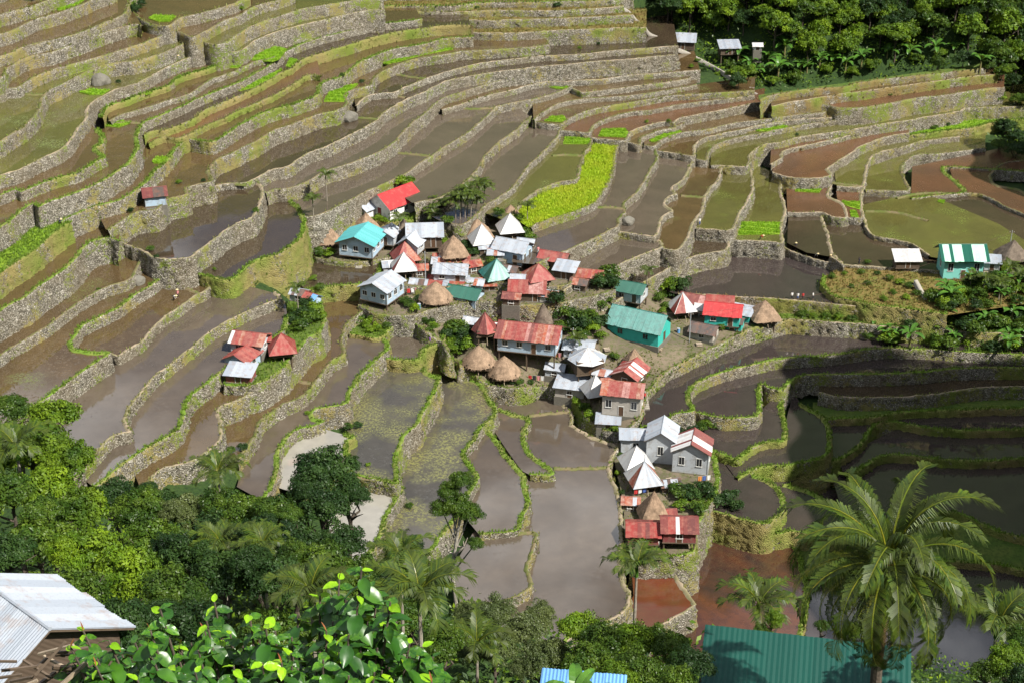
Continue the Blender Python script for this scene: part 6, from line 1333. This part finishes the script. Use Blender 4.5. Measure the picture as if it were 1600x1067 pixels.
# ------------------------------------------------------------ people
def body(pose):
    if pose == 'stand': J = dict(pel=(0, 0, .88), sp=(0, .01, 1.12), ch=(0, .02, 1.32), nk=(0, .0, 1.46), hd=(0, -.02, 1.56), tp=(0, -.02, 1.68), sl=(-.17, .02, 1.38), el=(-.23, .02, 1.12), hl=(-.22, -.08, .88), sr=(.17, .02, 1.38), er=(.23, .02, 1.12), hr=(.22, -.08, .88), kl=(-.10, -.02, .48), al=(-.11, .02, .08), fl=(-.12, -.14, .04), kr=(.10, -.05, .48), ar=(.11, .03, .08), fr=(.12, -.12, .04))
    else: J = dict(pel=(0, .1, .82), sp=(0, -.1, .98), ch=(0, -.30, 1.06), nk=(0, -.43, 1.08), hd=(0, -.52, 1.05), tp=(0, -.62, 1.02), sl=(-.17, -.34, 1.04), el=(-.2, -.44, .75), hl=(-.14, -.52, .48), sr=(.17, -.34, 1.04), er=(.2, -.44, .75), hr=(.14, -.52, .48), kl=(-.12, .0, .45), al=(-.13, .1, .08), fl=(-.13, -.06, .04), kr=(.12, -.02, .45), ar=(.13, .08, .08), fr=(.13, -.08, .04))
    R_ = dict(pel=.15, sp=.13, ch=.15, nk=.055, hd=.095, tp=.06, sl=.07, el=.045, hl=.035, sr=.07, er=.045, hr=.035, kl=.065, al=.045, fl=.035, kr=.065, ar=.045, fr=.035)
    E = [('pel', 'sp'), ('sp', 'ch'), ('ch', 'nk'), ('nk', 'hd'), ('hd', 'tp'), ('ch', 'sl'), ('sl', 'el'), ('el', 'hl'), ('ch', 'sr'), ('sr', 'er'), ('er', 'hr'), ('pel', 'kl'), ('kl', 'al'), ('al', 'fl'), ('pel', 'kr'), ('kr', 'ar'), ('ar', 'fr')]
    ks = list(J); me = bpy.data.meshes.new('body'); me.from_pydata([J[k] for k in ks], [(ks.index(a), ks.index(b)) for a, b in E], [])
    o = bpy.data.objects.new('body', me); COL.objects.link(o); o.modifiers.new('skin', 'SKIN'); o.modifiers.new('sub', 'SUBSURF').levels = 1
    for i, k in enumerate(ks): me.skin_vertices[0].data[i].radius = (R_[k], R_[k]); me.skin_vertices[0].data[i].use_root = (k == 'pel')
    dg = bpy.context.evaluated_depsgraph_get(); m2 = bpy.data.meshes.new_from_object(o.evaluated_get(dg)); bpy.data.objects.remove(o); return m2
plain('skin', (.26,.15,.10)); 
for nme, c in (('cloth_red', (.45,.04,.04)), ('cloth_white', (.7,.7,.68)), ('cloth_dark', (.03,.03,.04)), ('cloth_blue', (.07,.12,.35)), ('cloth_purple', (.20,.08,.30)), ('cloth_pink', (.6,.25,.25)), ('cloth_orange', (.6,.22,.06)), ('straw_hat', (.55,.45,.25))): plain(nme, c, .85, .2)
BODY = {p: body(p) for p in ('stand', 'bend')}
def person(u, v, pose, top, bot, rz, label, hat=True):
    g = pix_ground(u, v)
    if g is None: return
    me = BODY[pose].copy(); me.materials.clear()
    for m in ('skin', top, bot): me.materials.append(M[m])
    mi = []
    for p in me.polygons:
        c = p.center
        if pose == 'stand': k = 0 if c.z > 1.43 or (abs(c.x) > .19 and c.z < 1.05) or c.z < .12 else (1 if c.z > .88 else 2)
        else: k = 0 if c.y < -.42 and (c.z > .95 or c.z < .6) or c.z < .12 else (1 if c.y < -.02 and c.z > .6 else 2)
        mi.append(k)
    me.polygons.foreach_set('material_index', np.array(mi, np.int32)); me.polygons.foreach_set('use_smooth', np.ones(len(mi), bool))
    o = link('person', me, None, (g[0], g[1], g[2]-.05), (0, 0, math.radians(rz))); tag(o, label, 'person', 'people working and resting in the fields')
    hz = Vector((0, -.02, 1.66)) if pose == 'stand' else Vector((0, -.58, 1.12))
    if hat: pyd('hat', *tube(hz-Vector((0, 0, .03)), hz+Vector((0, 0, .14)), .26, .06, 12), 'straw_hat', o)
    else: pyd('hair', *tube(hz-Vector((0, 0, .14)), hz+Vector((0, .01, .05)), .105, .05, 10), 'cloth_dark', o)
person(272,470,'bend','cloth_white','cloth_dark',60,'person in white top bending to plant in the brown left pond')
person(278,466,'stand','cloth_pink','cloth_dark',-20,'person standing beside the bending planter in the left pond')
person(1266,405,'bend','cloth_red','cloth_dark',100,'person in red bending on the bund above the big pond')
person(1273,404,'bend','cloth_white','cloth_dark',80,'person in white bending beside the one in red by the big pond')
person(1297,410,'stand','cloth_pink','cloth_blue',10,'person in pink standing by the bund right of the bending pair')
person(1243,391,'stand','cloth_dark','cloth_dark',0,'person in dark clothes standing at the dim pond corner')
person(1237,468,'stand','cloth_white','cloth_dark',20,'person in white at the far left of the group on the long wall',False)
person(1246,469,'stand','cloth_white','cloth_blue',-20,'second person in white in the group on the long wall',False)
person(1254,469,'stand','cloth_red','cloth_dark',0,'person in red in the group on the long wall',False)
person(1587-317,468,'stand','cloth_white','cloth_dark',60,'lone person in white right of the group on the long wall',False)
person(841,397,'stand','cloth_pink','cloth_white',30,'person in pale clothes wading near the silver-roofed pond house',False)
person(672,538,'stand','cloth_purple','cloth_purple',0,'person in purple on the bund below the village',False)
person(1342,414,'stand','cloth_dark','cloth_dark',0,'person in black at the edge of the brown mound',False)
person(1188,375,'bend','cloth_red','cloth_dark',70,'person in red bending beside the largest lower seedling bed')
person(1007,625,'stand','cloth_red','cloth_dark',0,'person in red walking on the east footpath',False)
person(94,350,'bend','cloth_blue','cloth_white',40,'person in blue at the corner of the lime grass field')
person(277,94,'bend','cloth_white','cloth_dark',40,'person in white on the long bund of the upper left slope')
person(1093,352,'stand','cloth_white','cloth_blue',40,'person beside the olive pond bund',False)
# ------------------------------------------------------------ laundry and clutter
def laundry(u, v, cols, label, rot=0, h=1.5):
    g = pix_ground(u, v); root = empty('clothes_line', g, math.radians(rot)); tag(root, label, 'laundry'); n = len(cols); Lw = .75*n
    for s in (-1, 1): pyd('post', *tube((s*Lw/2, 0, -.3), (s*Lw/2, 0, h+.1), .04, .035, 6), 'post_wood', root)
    pyd('line', *tube((-Lw/2, 0, h), (Lw/2, 0, h), .012, .012, 4), 'frame_white', root)
    for i, c in enumerate(cols):
        x0 = -Lw/2+.75*i+.08; V, F = [], []
        for a in range(5):
            for b in range(4): V.append((x0+.58*a/4, .05*math.sin(a*2.1+i)*b/3, h-.9*b/3*random.uniform(.95, 1.05)))
        for a in range(4):
            for b in range(3): k = a*4+b; F.append((k, k+1, k+5, k+4))
        pyd('cloth', V, F, c, root)
laundry(1012,858,['cloth_orange','cloth_white','cloth_blue','cloth_orange','cloth_white'],'colourful laundry hanging in front of the mottled red shack')
laundry(838,598,['cloth_red','cloth_dark','cloth_pink','cloth_white'],'laundry drying below the big red-roofed house',-10)
laundry(868,562,['cloth_white','cloth_orange','cloth_pink'],'laundry hung beside stilts of the big red-roofed house',-15)
laundry(1000,775,['cloth_red','cloth_white','cloth_blue'],'laundry behind the grey pyramid-roofed hut',20)
laundry(1100,755,['cloth_orange','cloth_blue','cloth_white'],'laundry strung beside the striped two-storey house',10)
laundry(645,462,['cloth_red','cloth_white','cloth_pink'],'laundry between the blue-grey house and the round thatch',15)
laundry(1500,425,['cloth_blue','cloth_white','cloth_white'],'laundry drying in front of the green two-storey house',0,2.2)
# ------------------------------------------------------------ roofs at the bottom of the picture
def roof_from(px, d, loc_end, rot): 
    E = at_dist(px[0], px[1], d); a = math.radians(rot); return E-Vector((loc_end[0]*math.cos(a)-loc_end[1]*math.sin(a), loc_end[0]*math.sin(a)+loc_end[1]*math.cos(a), loc_end[2]))
def near_house(name, label, px, d, end, L, W, hw, rise, rot, roof, wall, over=.4, cat='house', single=False):
    sl = rise/W if single else 0
    o = roof_from(px, d, (end*(L/2+over), (W/2+over) if single else 0, hw+rise+over*sl), rot); u, v = project(o)
    global pix_ground
    keep = pix_ground; pix_ground = lambda *_: (o.x, o.y, o.z)
    h = gable_house(name, label, (u, v), L, W, hw, rise, rot, roof, wall, over=over, win=(2, 0), cat=cat, single=single); pix_ground = keep; return h
nh = near_house('white_roofed_house', 'house with plain white and pale blue sheet roof at lower left corner', (78,985), 58, 1, 4.2, 5.8, 3.2, 1.55, -42, 's', 'wood_wall')
gh = near_house('green_roofed_house', 'house with large dark green ribbed roof at the bottom right', (1102,976), 66, -1, 7.3, 8.4, 2.6, 2.9, -11, 'h', 'turq_wall', over=.45, single=True)
pyd('vent_pipe', *tube((-3.2, -.2, 3.6), (-3.2, -.2, 5.4), .07, .07, 8), 'frame_white', gh); pyd('pipe_cap', *tube((-3.35, -.2, 5.4), (-3.05, -.2, 5.46), .09, .09, 8), 'frame_white', gh)
near_house('blue_roofed_house', 'house with bright blue roof at the bottom edge behind banana leaves', (978,1056), 44, 1, 1.5, 3.0, 2.0, .9, -8, 'l', 'grey_wall', single=True)
tp_ = at_dist(52, 1030, 29); root = empty('timber_pile', (tp_.x, tp_.y, tp_.z-.4)); tag(root, 'heap of broken planks and poles under the white roof', 'timber pile')
for k in range(26):
    a = random.uniform(-1, 1)*1.2; l = random.uniform(.4, .9); c = Vector((random.uniform(-.7, .9), random.uniform(-.4, .5), random.uniform(-.3, .5))); dv = Vector((math.cos(a), math.sin(a)*.5, random.uniform(-.4, .8))).normalized()*l/2
    pyd('plank', *tube(c-dv, c+dv, random.uniform(.025, .05), None, 4), random.choice(['pale_wood', 'post_wood', 'post_wood']), root)
# field huts beside the footpath at the edge of the wood
gable_house('field_hut', 'grey-roofed hut by the stepped path at the edge of the wood', (1067, 78), 5.6, 4.0, 2.0, .9, -8, 's', 'wood_wall', stilt=.6, single=True, win=(0, 0), cat='hut', z=surf_z(*[float(q) for q in ground_pt(1067, 80)[:2]]))
gable_house('field_hut', 'stilted hut with blue-silver roof right of the stepped path hut', (1138, 92), 4.6, 3.4, 1.6, .9, 4, 's', 'wood_wall', stilt=1.6, single=True, win=(0, 0), cat='hut', z=surf_z(*[float(q) for q in ground_pt(1138, 92)[:2]]))
gable_house('field_hut', 'tiny white-walled shelter half hidden by the wood', (1183, 78), 1.8, 1.6, 1.2, .4, 0, 'w', 'white_wall', win=(0, 0), cat='hut', z=surf_z(*[float(q) for q in ground_pt(1183, 80)[:2]]))
# boulders standing in the terraces
def boulder(u, v, r, label):
    g = pix_ground(u, v); bm = bmesh.new(); bmesh.ops.create_icosphere(bm, subdivisions=3, radius=r)
    for q in bm.verts: q.co *= 1+.28*noise.noise(q.co*1.1/r+Vector((u, v, 0)))+.08*noise.noise(q.co*4/r); q.co.z *= .8
    me = bpy.data.meshes.new('boulder'); bm.to_mesh(me); bm.free(); me.materials.append(M['grey_stone']); tag(link('boulder', me, None, (g[0], g[1], g[2]+r*.3)), label, 'boulder')
boulder(158,131,1.9,'dark boulder breaking the wall of the upper left slope'); boulder(172,386,1.0,'grey boulder under the wall end beside the left ponds'); boulder(156,388,.9,'smaller boulder left of the one under the wall end'); boulder(216,443,1.2,'pale boulder bulging from the wall of the narrow left pond'); boulder(545,188,1.8,'dark rock at the foot of the stone bastion with seedlings'); boulder(980,350,1.4,'rock islet in the grey pond below the yellow field')

# firewood stacks, drums and stone steps between the houses
for u, v, rot in [(640,470,10),(668,488,-20),(742,476,5),(812,486,30),(858,508,-10),(884,560,0),(948,548,15),(1030,548,-25),(1092,540,10),(960,662,5),(1046,752,20),(990,858,0),(700,470,0),(640,418,15)]:
    g = pix_ground(u, v)
    if g is None: continue
    root = empty('firewood_stack', (g[0], g[1], g[2]), math.radians(rot)); tag(root, 'stack of split firewood beside a village house', 'firewood', 'firewood stacks in the village')
    for r_ in range(3):
        for c_ in range(6): pyd('log', *tube((-.55+random.uniform(-.06, .06), (c_-2.5)*.17, .1+r_*.16), (.55+random.uniform(-.06, .06), (c_-2.5)*.17, .1+r_*.16), .075, .07, 6), random.choice(['pale_wood', 'post_wood', 'pale_wood']), root)
for u, v, c in [(655,482,'blue_sheet'),(770,500,'dark_sheet'),(838,520,'blue_sheet'),(900,598,'dark_sheet'),(1060,520,'blue_sheet'),(985,700,'dark_sheet'),(1110,535,'rust_sheet')]:
    g = pix_ground(u, v)
    if g is None: continue
    root = empty('water_drum', g); tag(root, 'metal water drum standing in the village', 'drum', 'water drums in the village')
    pyd('barrel', *tube((0, 0, 0), (0, 0, .9), .29, .29, 12), c, root); pyd('rim', *tube((0, 0, .86), (0, 0, .92), .31, .31, 12), 'grey_metal', root)
for k, (u, v, u2, v2, lab) in enumerate([(668,500,672,478,'stone steps climbing between the round thatch and the green roof'),(800,600,806,578,'stone steps up from the grey pond to the twin thatched huts'),(905,520,912,494,'stone steps beside the trees in mid village'),(1010,640,1004,612,'stone steps along the two-level house'),(560,420,566,402,'stone steps down to the village pond')]):
    a, b = pix_ground(u, v), pix_ground(u2, v2)
    if a is None or b is None: continue
    a, b = Vector(a), Vector(b); n = 9; root = empty('stone_steps', a, math.atan2(b.y-a.y, b.x-a.x)-math.pi/2); tag(root, lab, 'steps'); L_ = (b-a).to_2d().length
    for i in range(n): boxes('step', [(-.6, .6, L_*i/n, L_*(i+1)/n+.05, (b.z-a.z)*(i+.2)/n-.6, (b.z-a.z)*(i+1)/n+.08)], 'cement', root)

# things of one small group that look alike: say which one by its place in the row
ORD = ['leftmost', 'second from left', 'third from left', 'fourth from left', 'fifth from left', 'sixth from left', 'seventh from left', 'eighth from left', 'ninth from left', 'tenth from left', 'eleventh from left', 'twelfth from left', 'thirteenth from left']
same = {}
for o in list(scene.objects):
    if o.parent is None and 'label' in o and o.get('category') and 'group' in o: same.setdefault((o['group'], o['label']), []).append(o)
for (grp, lab), lst in same.items():
    if 1 < len(lst) <= 13 and len(lab.split()) <= 13:
        lst.sort(key=lambda q: project(q.location)[0])
        for i, o in enumerate(lst): o['label'] = lab+', '+(ORD[i] if i < len(lst)-1 else 'rightmost')
